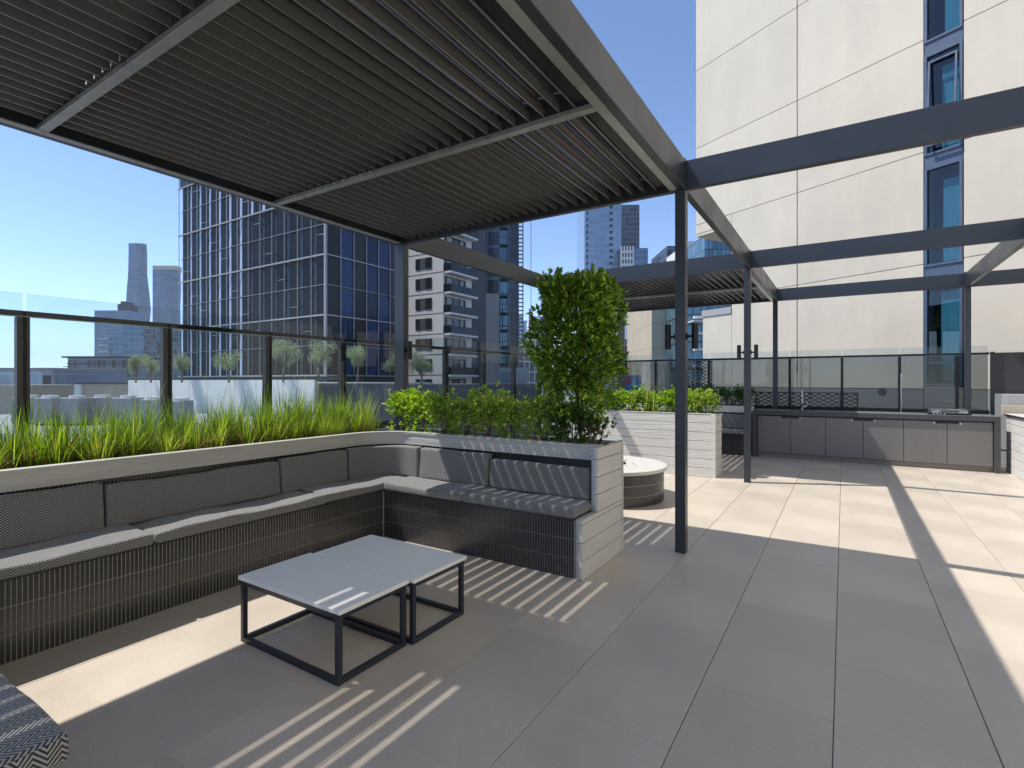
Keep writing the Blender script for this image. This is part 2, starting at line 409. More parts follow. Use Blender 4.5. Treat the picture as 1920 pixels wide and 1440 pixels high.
# ------------------------------------------------------------------ built-in bench clad in finger tiles
be = thing("bench", "long built-in corner bench clad in dark vertical finger tiles", "bench", (-4.0, 3.84, 0))
XB, YB = -4.0, 3.84
obj("core", BM((-4.46,XB-.0025,.0,YB+.3,0,.47),(-4.0,-1.835,YB+.0025,4.2,0,.47),(-4.2,-1.95,-.3,.5675,0,.47)), "grout", be)
obj("seat_slab", BM((-4.46,XB-.006,.56,YB+.3,.471,.488),(-4.005,-1.835,YB+.006,4.2,.4715,.4885)), "counter stone", be)
TW, TR = .0245, .158
bmt = BM((-.0001,.0081,-TW/2+.0024,TW/2-.0024,0,TR-.004), bevel=.0016)
tl = bpy.data.meshes.new("tile"); bmt.to_mesh(tl); bmt.free(); tl.materials.append(MATS["kitkat tile"])
n = 0
y = .58
rest = bmesh.new()
def tile_into(bm, face, u, z, w=TW, h=TR):
    g = .0024
    if face == 'X': box(bm, XB-.008, XB, u-w/2+g, u+w/2-g, z, z+h-.004)
    elif face == 'Y': box(bm, u-w/2+g, u+w/2-g, YB, YB+.008, z, z+h-.004)
while y < YB-.01:
    for r in range(3):
        if y < 3.0: link("tile", tl, None, be, (XB-.008-be.location.x, y-be.location.y, .004+r*TR))
        else: tile_into(rest, 'X', y, .004+r*TR)
    y += TW
x = XB+.014
while x < -1.83:
    for r in range(3): tile_into(rest, 'Y', x, .004+r*TR)
    x += TW
o = stuff(obj("tile_field", rest, "kitkat tile", be))
# tiled strip of the back above the cushions
bm = bmesh.new()
bk = [(p[0], p[1]) for p in path]
y = -.2
while y < 3.83: box(bm, XP-.055, XP-.046, y+.0024, y+TW-.0024, .60, .90); y += TW
for i in range(30):
    a = R(180-90*(i+.5)/30); cx, cy, r = XP+CR, YP-CR, CR+.05
    m_ = Matrix.Translation((cx+r*math.cos(a), cy+r*math.sin(a), .75)) @ Matrix.Rotation(a, 4, 'Z')
    vs = box(bm, -.004,.004,-.0098,.0098,-.15,.15)
    for v in vs: v.co = m_ @ v.co
x = -4.01
while x < -1.84: box(bm, x+.0024, x+TW-.0024, YP+.040, YP+.049, .5, .90); x += TW
stuff(obj("back_tile_field", bm, "kitkat tile", be))
bm = bmesh.new()
y = -.1
# opposite short arm front (seen behind the near cushion)
x = -3.98
while x < -1.96:
    for r in range(3): box(bm, x+.0024, x+TW-.0024, .561, .57, .004+r*TR, r*TR+TR)
    x += TW
stuff(obj("near_tile_field", bm, "kitkat tile", be))

# ------------------------------------------------------------------ cushions
def cushion(name, label, x0,x1,y0,y1,z0,z1, axis, cut=None, group=None, sag=.006, lean=None, r=.022):
    """axis: 'u' direction of the weave: 0 = X, 1 = Y"""
    bm = bmesh.new()
    nx = max(4, int((x1-x0)/.045)); ny = max(4, int((y1-y0)/.045)); nz = max(3, int((z1-z0)/.03))
    bmesh.ops.create_grid(bm, x_segments=1, y_segments=1, size=1); bm.clear()
    # surface of a subdivided box, with extra loops where the edges round over
    def axis_pts(L, n):
        e = min(r, L*.45)/L
        return [0, e*.35, e*.75] + [e*1.1+(1-2.2*e)*i/(n-1) for i in range(n)] + [1-e*.75, 1-e*.35, 1]
    ax = [axis_pts(x1-x0, nx), axis_pts(y1-y0, ny), axis_pts(z1-z0, nz)]
    nx, ny, nz = [len(a)-1 for a in ax]
    vid = {}
    def V(i, j, k):
        key = (i, j, k)
        if key not in vid: vid[key] = bm.verts.new((ax[0][i], ax[1][j], ax[2][k]))
        return vid[key]
    for i in range(nx):
        for j in range(ny):
            bm.faces.new((V(i,j,nz),V(i+1,j,nz),V(i+1,j+1,nz),V(i,j+1,nz)))
            bm.faces.new((V(i,j,0),V(i,j+1,0),V(i+1,j+1,0),V(i+1,j,0)))
    for i in range(nx):
        for k in range(nz):
            bm.faces.new((V(i,0,k),V(i+1,0,k),V(i+1,0,k+1),V(i,0,k+1)))
            bm.faces.new((V(i,ny,k),V(i,ny,k+1),V(i+1,ny,k+1),V(i+1,ny,k)))
    for j in range(ny):
        for k in range(nz):
            bm.faces.new((V(0,j,k),V(0,j,k+1),V(0,j+1,k+1),V(0,j+1,k)))
            bm.faces.new((V(nx,j,k),V(nx,j+1,k),V(nx,j+1,k+1),V(nx,j,k+1)))
    dims = Vector((x1-x0, y1-y0, z1-z0)); rr = min(r, min(dims)*.45)
    seed = random.uniform(0, 50)
    for v in bm.verts:
        # even ends near edges so the rounding has vertices to use
        p = Vector((v.co.x*dims.x, v.co.y*dims.y, v.co.z*dims.z))
        q = Vector([min(max(p[a], rr), dims[a]-rr) for a in range(3)])
        d = p-q
        if d.length > 1e-6:
            m_ = max(abs(d.x), abs(d.y), abs(d.z)); p = q + d.normalized()*m_
        wv = sag*(math.sin(p.x*7+seed)+math.sin(p.y*6.1+seed*1.7)+math.sin((p.x+p.y)*17+seed)*.4)
        if dims.z < .2: p.z += wv*(p.z/dims.z)
        elif axis == 1: p.x += wv*(p.x/dims.x); p.z += wv*.9*(p.z/dims.z)
        else: p.y -= wv*(1-p.y/dims.y); p.z += wv*.9*(p.z/dims.z)
        if lean:
            if axis == 1: p.x -= lean*(p.z/dims.z)
            else: p.y += lean*(p.z/dims.z)
        v.co = p + Vector((x0, y0, z0))
    if cut: cut(bm)
    bm.normal_update()
    uvl = bm.loops.layers.uv.new("UVMap")
    for f in bm.faces:
        nn = f.normal; a = max(range(3), key=lambda i: abs(nn[i]))
        for lp in f.loops:
            c = lp.vert.co
            if axis == 1: uv = (c.y, c.x) if a == 2 else ((c.y, c.z) if a == 0 else (c.x, c.z))
            else: uv = (c.x, c.y) if a == 2 else ((c.x, c.z) if a == 1 else (c.y, c.z))
            lp[uvl].uv = uv
    o = obj(name, bm, "fabric", None, smooth=True)
    # move the origin to the cushion's base
    c = Vector(((x0+x1)/2, (y0+y1)/2, z0)); o.data.transform(Matrix.Translation(-c)); o.location = c
    return tag(o, label, "cushion", group)
XC = XB+.045
G1, G2 = "seat cushions on the built-in bench", "back cushions along the built-in bench"
zc0, zc1 = .49, .565
def mitre(bm):
    # corner seat pad: front edge cut at 45 degrees towards the short arm
    for v in bm.verts: pass
cushion("seat_cushion", "herringbone seat pad on the long bench, nearest the left photo edge", XP+.02, XC, .62, 1.70, zc0, zc1, 1, group=G1)
cushion("seat_cushion", "longest herringbone seat pad, in the middle of the long bench", XP+.02, XC, 1.71, 3.10, zc0, zc1, 1, group=G1, sag=.008)
cushion("seat_cushion", "herringbone seat pad running into the inner corner of the bench", XP+.02, XC-.03, 3.11, 4.16, zc0, zc1+.004, 1, group=G1)
cushion("seat_cushion", "half sunlit herringbone seat pad just right of the inner corner", XC-.02, -2.965, YB-.035, YP-.02, zc0, zc1, 0, group=G1)
cushion("seat_cushion", "striped-shadow herringbone seat pad at the boarded end of the short bench", -2.955, -1.83, YB-.035, YP-.02, zc0, zc1, 0, group=G1)
cushion("seat_cushion", "dark navy herringbone seat pad in the bottom left corner of the photo", -3.9, -1.90, -.3, .60, zc0, zc1+.005, 0, group=G1)
th = .085
cushion("back_cushion", "back cushion at the far left end of the long bench", XP+.005, XP+.005+th, .72, 1.56, .565, .885, 1, group=G2, lean=.03, sag=.004)
cushion("back_cushion", "longest back cushion, sagging below the tiled strip of the long bench", XP+.005, XP+.005+th, 1.575, 2.92, .565, .865, 1, group=G2, lean=.03, sag=.007)
cushion("back_cushion", "back cushion between the longest one and the curved corner one", XP+.005, XP+.005+th, 2.93, 3.68, .565, .885, 1, group=G2, lean=.02, sag=.004)
def bend(bm):
    cx, cy, L0, L1 = XP+CR, YP-CR, YP-CR-3.70, CR*.88*math.pi/2
    for v in bm.verts:
        u = v.co.y-3.70; off = v.co.x-(XP+.005); rr = CR-.006-off
        if u < L0: continue
        if u < L0+L1:
            a = math.pi - (u-L0)/L1*math.pi/2
            v.co.x = cx + rr*math.cos(a); v.co.y = cy + rr*math.sin(a)
        else: v.co.x = cx + (u-L0-L1); v.co.y = cy + rr
cushion("back_cushion", "curved back cushion wrapping the inner corner of the bench", XP+.005, XP+.005+th, 3.70, 3.70+.905, .565, .895, 1, cut=bend, group=G2, sag=.004)
cushion("back_cushion", "half sunlit back cushion right of the curved corner cushion", -3.84, -2.945, YP-.085, YP+.005, .565, .885, 0, group=G2, lean=.02, sag=.004)
cushion("back_cushion", "lower back cushion with slanting light streaks at the boarded end", -2.93, -1.865, YP-.085, YP+.005, .565, .835, 0, group=G2, lean=.02, sag=.004)

# ------------------------------------------------------------------ coffee tables
def table(x0, x1, y0, y1, label):
    t = thing("coffee_table", label, "coffee table", ((x0+x1)/2, (y0+y1)/2, 0), 0, "pair of stone topped coffee tables")
    obj("table_top", BM((x0, x1, y0, y1, .378, .402), bevel=.003), "table stone", t)
    i = .018; a, b, c, d = x0+i, x1-i, y0+i*.4, y1-i*.4; s = .03
    for (xx, yy) in ((a,c),(b-s,c),(a,d-s),(b-s,d-s)): obj("leg", BM((xx,xx+s,yy,yy+s,.0,.377), bevel=.002), "table frame", t)
    for z in (.0, .347):
        nm = "lower_rail" if z == 0 else "upper_rail"
        for yy in (c, d-s): obj(nm, BM((a+s+.0005,b-s-.0005,yy+.001,yy+s-.001,z+.001,z+s-.001)), "table frame", t)
        for xx in (a, b-s): obj(nm, BM((xx+.001,xx+s-.001,c+s+.0005,d-s-.0005,z+.001,z+s-.001)), "table frame", t)
table(-3.155, -2.215, 1.815, 2.335, "nearer coffee table with pale stone top and navy box frame")
table(-3.125, -2.185, 2.345, 2.865, "farther coffee table with pale stone top, pushed against the nearer one")

# ------------------------------------------------------------------ balustrades
def rail_run(fn, label, p0, p1, posts, zrail=2.14, glassm="glass", zg=2.285, zb=.95, group=None, pw=.055, pd=.09):
    """axis-aligned run"""
    t = thing(fn, label, "balustrade", (p0[0], p0[1], 0), 0, group)
    along_y = abs(p1[1]-p0[1]) > abs(p1[0]-p0[0])
    def B(a, b, c0, c1, z0, z1):
        return (p0[0]+c0, p0[0]+c1, a, b, z0, z1) if along_y else (a, b, p0[1]+c0, p0[1]+c1, z0, z1)
    a0, a1 = (p0[1], p1[1]) if along_y else (p0[0], p1[0])
    obj("rail", BM(B(a0, a1, -.03, .03, zrail-.03, zrail+.01), bevel=.003), "black metal", t)
    obj("rail_underside", BM(B(a0, a1, -.022, .022, zrail-.036, zrail-.0305)), "joist galvanised", t)
    obj("lower_rail", BM(B(a0, a1, -.028, .028, zb, zb+.1)), "black metal", t)
    for q in posts: obj("post", BM(B(q-pw/2, q+pw/2, -pd/2, pd/2-.02, 0, zrail-.037), bevel=.003), "black metal", t)
    pts = sorted([a0]+list(posts)+[a1])
    for u, v in zip(pts[:-1], pts[1:]):
        if v-u < .2: continue
        if glassm == "glass": obj("glass_panel", BM(B(u+.012, v-.012, .036, .046, zb+.02, zg)), glassm, t)
        else:
            obj("glass_panel", BM(B(u+.012, v-.012, .036, .046, zb+.02, zrail-.012)), glassm, t)
            obj("glass_panel", BM(B(u+.012, v-.012, .036, .046, zrail-.010, zg)), "glass", t)
        obj("edge_clamp", BM(B((u+v)/2-.03, (u+v)/2+.03, .031, .036, zrail-.02, zrail+.004)), "black metal", t)
    return t
rail_run("balustrade", "black railed glass balustrade along the left side behind the grass", (-5.42, -2.8), (-5.42, 13.15), [1.40+1.03*k for k in range(-4, 12)], pw=.078)
rail_run("balustrade", "black railed grey glass balustrade behind the outdoor kitchen", (-5.35, 13.22), (2.33, 13.22), [-5.0, -4.05, -2.75, -1.85, -1.02, -.03, .96, 1.86], glassm="glass tint", pw=.05, pd=.07)

# ------------------------------------------------------------------ second planter, fire pit, far bench
def board_wall(t, X, Y, axis, a0, a1, z1=1.05, n=7, mat_="painted board"):
    h = z1/n
    for i in range(n):
        if axis == 'Y': obj("board", BM((a0, a1, Y-.02, Y, i*h+.003, (i+1)*h-.005), bevel=.003), mat_, t)
        else: obj("board", BM((X-.02, X, a0, a1, i*h+.003, (i+1)*h-.005), bevel=.003), mat_, t)
t = thing("planter", "white boarded planter box with bright hedge behind the second post", "planter", (-3, 9.3, 0))
board_wall(t, 0, 9.12, 'Y', -4.6, -1.865)
board_wall(t, -1.79, 0, 'X', 9.125, 9.62)
obj("corner_trim", BM((-1.862,-1.785,9.088,9.122,0,1.06), bevel=.003), "painted board", t)
obj("core", BM((-4.6,-1.815,9.124,9.62,0,1.0)), "grout", t)
obj("soil", BM((-4.58,-1.84,9.14,9.6,1.001,1.02)), "soil", t)
obj("capping", BM((-4.6,-1.863,9.095,9.15,1.051,1.062)), "painted board", t)
# fire pit
fx, fy = -2.82, 6.91
t = thing("fire_pit", "round fire pit with finger-tiled drum and pale stone rim beyond the end of the bench", "fire pit", (fx, fy, 0))
bm = bmesh.new(); tube(bm, (fx,fy,0), (fx,fy,.40), .7805, n=96); obj("drum", bm, "grout", t)
bm = bmesh.new()
NT = 196
for r in range(3):
    for i in range(NT):
        a = 2*math.pi*i/NT
        m_ = Matrix.Translation((fx+.778*math.cos(a), fy+.778*math.sin(a), r*.135+.066)) @ Matrix.Rotation(a, 4, 'Z')
        for v in box(bm, -.004,.005,-.0102,.0102,-.063,.063): v.co = m_ @ v.co
stuff(obj("tile_field", bm, "kitkat tile", t))
bm = bmesh.new()
outer, inner = arc(fx,fy,.82,0,360,96)[:-1], arc(fx,fy,.26,0,360,96)[:-1]
vo = [[bm.verts.new((p[0],p[1],z)) for p in pp] for pp, z in ((outer,.412),(outer,.455),(inner,.455),(inner,.412))]
for i in range(96):
    for a in range(4):
        b = (a+1)%4; bm.faces.new((vo[a][i], vo[a][(i+1)%96], vo[b][(i+1)%96], vo[b][i]))
bmesh.ops.recalc_face_normals(bm, faces=bm.faces[:])
obj("rim", bm, "pit stone", t)
bm = bmesh.new(); tube(bm, (fx,fy,.401), (fx,fy,.41), .27, n=48); obj("burner_tray", bm, "black metal", t)
bm = bmesh.new()
for s in range(24):
    a0, a1 = 2*math.pi*s/24, 2*math.pi*(s+1)/24
    tube(bm, (fx+.262*math.cos(a0), fy+.262*math.sin(a0), .462), (fx+.262*math.cos(a1), fy+.262*math.sin(a1), .462), .012, n=8)
obj("burner_ring", bm, "black metal", t)
# far bench with planter
t = thing("bench", "shaded dark tiled bench in the alcove between the planter box and the kitchen", "bench", (-3, 12.4, 0))
obj("core", BM((-4.6,-1.68,12.17,12.75,0,.46)), "grout", t)
bm = bmesh.new(); x = -4.6
while x < -1.7:
    for r in range(3): box(bm, x+.0024, x+TW-.0024, 12.161, 12.169, .004+r*.152, r*.152+.152)
    x += TW
stuff(obj("tile_field", bm, "kitkat tile", t))
obj("back_panel", BM((-4.6,-1.68,12.60,12.66,.5,.9)), "slate panel", t)
obj("board", BM((-4.6,-1.68,12.57,12.66,.905,1.05), bevel=.003), "painted board", t)
cushion("seat_cushion", "dark seat pad on the shaded alcove bench beside the kitchen", -4.2, -1.70, 12.13, 12.58, .465, .545, 0, group="seat cushions on the far alcove bench")
cushion("back_cushion", "dark back cushion standing on the shaded alcove bench", -4.2, -1.70, 12.50, 12.59, .546, .86, 0, group="back cushions on the far alcove bench")
t = thing("planter", "low dark planter of green shrubs against the far balustrade", "planter", (-3, 12.9, 0))
obj("box", BM((-4.6,-1.68,12.67,13.12,0,1.0)), "slate panel", t); obj("soil", BM((-4.58,-1.7,12.69,13.1,1.001,1.02)), "soil", t)

# ------------------------------------------------------------------ outdoor kitchen
kx0, kx1, ky0, ky1 = -1.645, 2.295, 12.16, 12.9
k = thing("kitchen_counter", "long charcoal outdoor kitchen counter with six grey cupboard doors", "kitchen counter", (.3, 12.5, 0))
obj("worktop", BM((kx0,kx1,ky0,ky1,.895,.985), bevel=.003), "counter stone", k)
obj("worktop_surface", BM((kx0+.01,kx1-.01,ky0+.01,ky1-.01,.9851,.9885)), "counter top stone", k)
obj("end_panel", BM((kx0,kx0+.09,ky0,ky1,0,.894), bevel=.003), "counter stone", k)
obj("end_panel", BM((kx1-.085,kx1,ky0,ky1,0,.894), bevel=.003), "counter stone", k)
obj("carcass", BM((kx0+.091,kx1-.086,ky0+.07,ky1,.1,.893)), "black metal", k)
obj("kick_board", BM((kx0+.091,.32,ky0+.09,ky0+.11,0,.0995)), "kick tile", k); obj("kick_board", BM((.324,kx1-.086,ky0+.09,ky0+.11,0,.0995)), "kick tile", k)
dx = [-1.545,-.935,-.306,.318,.948,1.581,2.203]
for i in range(6):
    d = obj("door", BM((dx[i]+.004,dx[i+1]-.004,ky0+.045,ky0+.066,.105,.872), bevel=.002), "door laminate", k)
    right = i % 2 == 0
    hx = dx[i+1]-.16 if right else dx[i]+.01
    obj("handle", BM((hx,hx+.15,ky0+.036,ky0+.0445,.835,.868)), "black metal", d)
    bm = bmesh.new(); lx = hx-.025 if right else hx+.175
    tube(bm, (lx,ky0+.0445,.838), (lx,ky0+.036,.838), .011, n=12); obj("lock", bm, "chrome", d)
obj("sink", BM((-.98,-.50,12.32,12.68,.9886,.991)), "black metal", k)
bm = bmesh.new(); tx, ty = -.745, 12.72
tube(bm, (tx,ty,.989),(tx,ty,1.005), .03, n=16); tube(bm, (tx,ty,1.0),(tx,ty,1.33), .013, n=12)
pp = [(tx, ty-.09*(1-math.cos(R(a))), 1.33+.09*math.sin(R(a))) for a in range(0, 181, 20)]
for a, b in zip(pp[:-1], pp[1:]): tube(bm, a, b, .012, n=10)
tube(bm, pp[-1], (tx, ty-.18, 1.26), .012, n=10)
tp = thing("sink_tap", "tall chrome gooseneck tap at the sink in the kitchen counter", "tap", (tx, ty, .989))
obj("spout", bm, "chrome", tp, smooth=True)
bm = bmesh.new(); tube(bm, (tx+.013,ty,1.06),(tx+.075,ty,1.06), .017, n=12); tube(bm, (tx+.07,ty,1.06),(tx+.095,ty,1.15), .007, n=8); obj("lever", bm, "chrome", tp, smooth=True)
bq = thing("barbecue", "built-in gas barbecue with flat steel lid on the right of the counter", "barbecue", (1.62, 12.55, .99))
obj("body", BM((1.33,1.93,12.28,12.84,.99,1.02), bevel=.004), "black metal", bq)
bm = bmesh.new(); prof2 = [(12.33,1.022),(12.34,1.05),(12.42,1.082),(12.6,1.095),(12.78,1.085),(12.83,1.03),(12.83,1.022)]
r0 = [bm.verts.new((1.37,y,z)) for y,z in prof2]; r1 = [bm.verts.new((1.89,y,z)) for y,z in prof2]
for i in range(len(prof2)): j=(i+1)%len(prof2); bm.faces.new((r0[i],r0[j],r1[j],r1[i]))
bm.faces.new(r0); bm.faces.new(r1[::-1]); bmesh.ops.recalc_face_normals(bm, faces=bm.faces[:]); obj("lid", bm, "steel lid", bq)
bm = bmesh.new(); tube(bm, (1.5,12.30,1.055),(1.76,12.30,1.055), .009, n=8); tube(bm,(1.52,12.30,1.055),(1.52,12.335,1.045),.006,n=6); tube(bm,(1.74,12.30,1.055),(1.74,12.335,1.045),.006,n=6); obj("lid_handle", bm, "black metal", bq)
for i in range(4):
    bm = bmesh.new(); tube(bm, (1.40+i*.05,12.279,1.004),(1.40+i*.05,12.262,1.004), .011, n=10); obj("knob", bm, "chrome", bq)
# power point post on counter
bm = bmesh.new(); tube(bm, (.96,12.86,.989),(.96,12.86,1.75), .009, n=8); o = obj("gas_pipe", bm, "steel lid"); tag(o, "thin upright pale pipe on the counter against the balustrade post", "pipe")
# right hand boarded bench/planter and screen
t = thing("planter", "white boarded planter wall to the right of the kitchen with stone capping", "planter", (2.8, 10, 0))
h = 1.0/7
for i in range(7):
    obj("board", BM((2.44,2.46,6.6,12.55,i*h+.003,(i+1)*h-.005), bevel=.003), "painted board", t)
obj("core", BM((2.461,3.0,6.6,12.55,0,1.0)), "grout", t)
obj("capping", BM((2.425,3.02,6.58,12.56,1.001,1.03), bevel=.003), "pit stone", t)
obj("dark_edge", BM((2.415,2.424,6.6,12.55,.992,1.02)), "black metal", t)
obj("upstand", BM((2.40,4.2,12.62,12.72,1.0,1.17), bevel=.004), "beige stone", t)
obj("rear_unit", BM((2.48,4.2,12.74,13.1,1.0,1.36), bevel=.004), "grey render", t)
o = obj("privacy_screen", BM((2.40,4.6,13.18,13.22,1.37,2.14), (2.345,2.399,13.17,13.24,0,2.16)), "dark screen"); tag(o, "flat dark steel privacy screen at the right end of the kitchen", "screen")
# expanded metal screens behind the far balustrade
def mesh_screen(x0, x1, y, z0, z1, label, p=.17, q=.09):
    t = thing("mesh_screen", label, "screen", ((x0+x1)/2, y, z0))
    bm = bmesh.new()
    for s in (-1, 1):
        c = x0-(z1-z0)*2
        while c < x1+(z1-z0)*2:
            a = [c, z0]; b = [c+s*(z1-z0)*p/q, z1]
            # clip to x range
            pts = []
            for (u, v) in ((a, b),):
                t0, t1 = 0., 1.; du = v[0]-u[0]
                if abs(du) > 1e-9:
                    ta, tb_ = (x0-u[0])/du, (x1-u[0])/du
                    if ta > tb_: ta, tb_ = tb_, ta
                    t0, t1 = max(t0, ta), min(t1, tb_)
                if t1 > t0: pts = [(u[0]+du*t0, z0+(z1-z0)*t0), (u[0]+du*t1, z0+(z1-z0)*t1)]
            if pts: tube(bm, (pts[0][0], y+s*.004, pts[0][1]), (pts[1][0], y+s*.004, pts[1][1]), .013, n=4, caps=False)
            c += p
    obj("mesh", bm, "dark screen", t)
    obj("frame", BM((x0-.02,x1+.02,y-.02,y+.02,z0-.03,z0),(x0-.02,x1+.02,y-.02,y+.02,z1,z1+.02),(x0-.03,x0-.0,y-.02,y+.02,z0,z1),(x1,x1+.03,y-.02,y+.02,z0,z1)), "dark screen", t)
mesh_screen(-1.75, .24, 13.7, .95, 1.33, "low expanded metal screen behind the glass left of the tap")
mesh_screen(-3.72, -2.9, 14.2, .6, 2.12, "tall expanded metal screen behind the glass beside the nearest post")

# ------------------------------------------------------------------ vegetation
class Leaves:
    def __init__(self): self.V = []; self.F = []
    def leaf(self, p, d, up, L, W, fold=.25, six=True):
        d = d.normalized(); s = d.cross(up)
        if s.length < 1e-3: s = d.orthogonal()
        s.normalize(); u = s.cross(d); b = len(self.V)
        if six:
            tip = p+d*L-u*L*.12
            self.V += [p, p+d*L*.3+s*W*.5+u*W*fold, p+d*L*.72+s*W*.38+u*W*fold*.6, tip, p+d*L*.72-s*W*.38+u*W*fold*.6, p+d*L*.3-s*W*.5+u*W*fold, p+d*L*.5]
            self.F += [(b,b+1,b+6),(b+1,b+2,b+6),(b+2,b+3,b+6),(b+3,b+4,b+6),(b+4,b+5,b+6),(b+5,b,b+6)]
        else:
            self.V += [p, p+d*L*.5+s*W*.5+u*W*fold, p+d*L, p+d*L*.5-s*W*.5+u*W*fold]
            self.F += [(b,b+1,b+2),(b,b+2,b+3)]
    def tuft(self, p, d, n, L, W, spread=.9, six=True):
        for i in range(n):
            q = (d + Vector((random.gauss(0,1),random.gauss(0,1),random.gauss(0,1)))*spread*.6).normalized()
            self.leaf(p+Vector((random.gauss(0,1),random.gauss(0,1),random.gauss(0,1)))*L*.12, q, Vector((random.gauss(0,.4),random.gauss(0,.4),1)), L*random.uniform(.6,1.15), W*random.uniform(.7,1.15), six=six)
    def blade(self, p, d, L, W, droop, seg=4):
        side = Vector((-d.y, d.x, 0)); 
        if side.length < 1e-3: side = Vector((1,0,0))
        side = (side.normalized()+Vector((random.gauss(0,.4),random.gauss(0,.4),0))).normalized()
        b = len(self.V); q = p.copy(); dd = d.normalized()
        for i in range(seg+1):
            w_ = W*(1-(i/seg)**1.6)*.5+.0004
            self.V += [q+side*w_, q-side*w_]
            q = q + dd*(L/seg); dd = (dd + Vector((d.x*droop, d.y*droop, -droop*.55*(i+1)/seg))).normalized()
        for i in range(seg): self.F.append((b+2*i, b+2*i+1, b+2*i+3, b+2*i+2))
    def build(self, name, m, parent=None): return pydata(name, self.V, self.F, m, parent)
def limb_mesh(segs, name, m, parent):
    bm = bmesh.new()
    for p, q, r0, r1 in segs: tube(bm, p, q, r0, r1, n=7)
    return obj(name, bm, m, parent, smooth=True)
rv = lambda a, b: random.uniform(a, b)

# grass in the long planter
g = Leaves(); dry = Leaves()
yy = -.6
while yy < 4.35:
    for row in range(3):
        cx, cy = -4.79-.18*row+rv(-.05,.05), yy+rv(-.09,.09)
        if cx > -4.6 and cy > 3.9: continue
        hh = rv(.27,.43)*(1.08 if row else .74)
        if cy > 3.2: hh *= 1.1
        for i in range(105):
            a = rv(0, 6.283); tilt = abs(random.gauss(0,.34))
            d = Vector((math.cos(a)*tilt, math.sin(a)*tilt, 1))
            rr = abs(random.gauss(0,.055))
            g.blade(Vector((cx+math.cos(a)*rr, cy+math.sin(a)*rr, .99)), d, hh*rv(.55,1.15), rv(.004,.0085), rv(.02,.24), 4)
        for i in range(5):
            a = rv(0, 6.283); d = Vector((math.cos(a)*.3, math.sin(a)*.3, 1))
            g.blade(Vector((cx, cy, .99)), d, hh*rv(1.25,1.6), .005, rv(.01,.08), 4)
        for i in range(60):
            a = rv(0, 6.283); tilt = rv(.15,1.4)
            dry.blade(Vector((cx+rv(-.07,.07), cy+rv(-.07,.07), .995)), Vector((math.cos(a)*tilt, math.sin(a)*tilt, .8)), rv(.08,.34), rv(.003,.006), rv(.1,.5), 3)
    yy += .19
o = g.build("grass", "grass"); tag(o, "long green ornamental grass filling the planter behind the long bench", "grass", kind="stuff")
o = dry.build("dry_grass", "dry grass"); tag(o, "dead brown grass blades and litter at the foot of the green grass", "dry grass", kind="stuff")
m_ = Leaves()
for i in range(2600):
    x, y = rv(-5.2,-4.53), rv(-.9,4.4)
    if i % 4 == 0: x, y = rv(-4.4,-1.85), rv(YP+.1,4.63)
    m_.leaf(Vector((x,y,1.003+rv(0,.008))), Vector((rv(-1,1),rv(-1,1),rv(-.1,.25))), Vector((0,0,1)), rv(.01,.04), rv(.006,.016), six=False)
tag(m_.build("mulch", "mulch"), "brown bark mulch scattered over the planter soil", "mulch", kind="stuff")

def shrub(name, label, cx, cy, z0, rx, ry, h, m, n, cat="shrub", group=None, L=.05, W=.022, stems=7, airy=.25):
    t = thing(name, label, cat, (cx, cy, z0), 0, group)
    lf = Leaves(); segs = []
    tips = []
    for i in range(stems):
        a = rv(0, 6.283); p = Vector((cx+rv(-.03,.03), cy+rv(-.02,.02), z0-.02))
        e = Vector((cx+rx*.8*math.cos(a)*rv(.3,1), cy+ry*.8*math.sin(a)*rv(.3,1), z0+h*rv(.6,.95)))
        m1 = p.lerp(e, .5)+Vector((rv(-.03,.03), rv(-.03,.03), .02))
        segs += [(p, m1, .006, .0045), (m1, e, .0045, .0025)]
        for k_ in range(3):
            q = m1.lerp(e, rv(0,.9)); q2 = q+Vector((rv(-.09,.09), rv(-.07,.07), rv(.02,.09))); segs.append((q, q2, .003, .0018)); tips.append(q2)
        tips.append(e)
    limb_mesh(segs, "stem", "bark", t)
    for i in range(n):
        if random.random() < .6:
            c = random.choice(tips) + Vector((random.gauss(0,.05), random.gauss(0,.04), random.gauss(0,.05)))
        else:
            a = rv(0, 6.283); rr = rv(.2,1)**.5; zz = rv(.08,1)
            c = Vector((cx+rx*rr*math.cos(a), cy+ry*rr*math.sin(a), z0+h*zz*(1-.18*rr)))
        d = (c-Vector((cx,cy,z0+h*.3))); d.z += .12
        lf.tuft(c, d.normalized(), random.randint(3,6), L, W, .9)
    lf.build("foliage", m, t)
    return t
# hedge on the short arm of the planter, left to right
G = "shrubs in the short arm of the corner planter"
hx = [(-4.32,4.46,"leaf bright",.50,"sunlit yellow-green shrub at the inner corner next to the grass"),
      (-4.02,4.46,"leaf bright",.50,"bright lime shrub second from the grass, above the curved cushion"),
      (-3.72,4.47,"leaf mid",.46,"thin shrub with tall wispy shoots above the half sunlit back cushion"),
      (-3.42,4.47,"leaf mid",.45,"mid-green shrub above the gap between the last two back cushions"),
      (-3.12,4.47,"leaf mid",.45,"open-branched shrub with olive leaves left of the clipped tree"),
      (-2.80,4.46,"leaf mid",.45,"shrub with reddish leaf tips just left of the clipped tree"),
      (-2.45,4.45,"leaf mid",.45,"leafy shrub under the left edge of the clipped tree"),
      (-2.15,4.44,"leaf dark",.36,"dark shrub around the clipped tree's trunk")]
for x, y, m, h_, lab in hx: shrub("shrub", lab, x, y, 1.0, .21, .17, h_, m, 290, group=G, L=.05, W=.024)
shrub("shrub", "dark loose shrub at the boarded end of the corner planter", -1.93, 4.42, 1.0, .14, .14, .30, "leaf dark", 100, group=G, L=.05, W=.024)
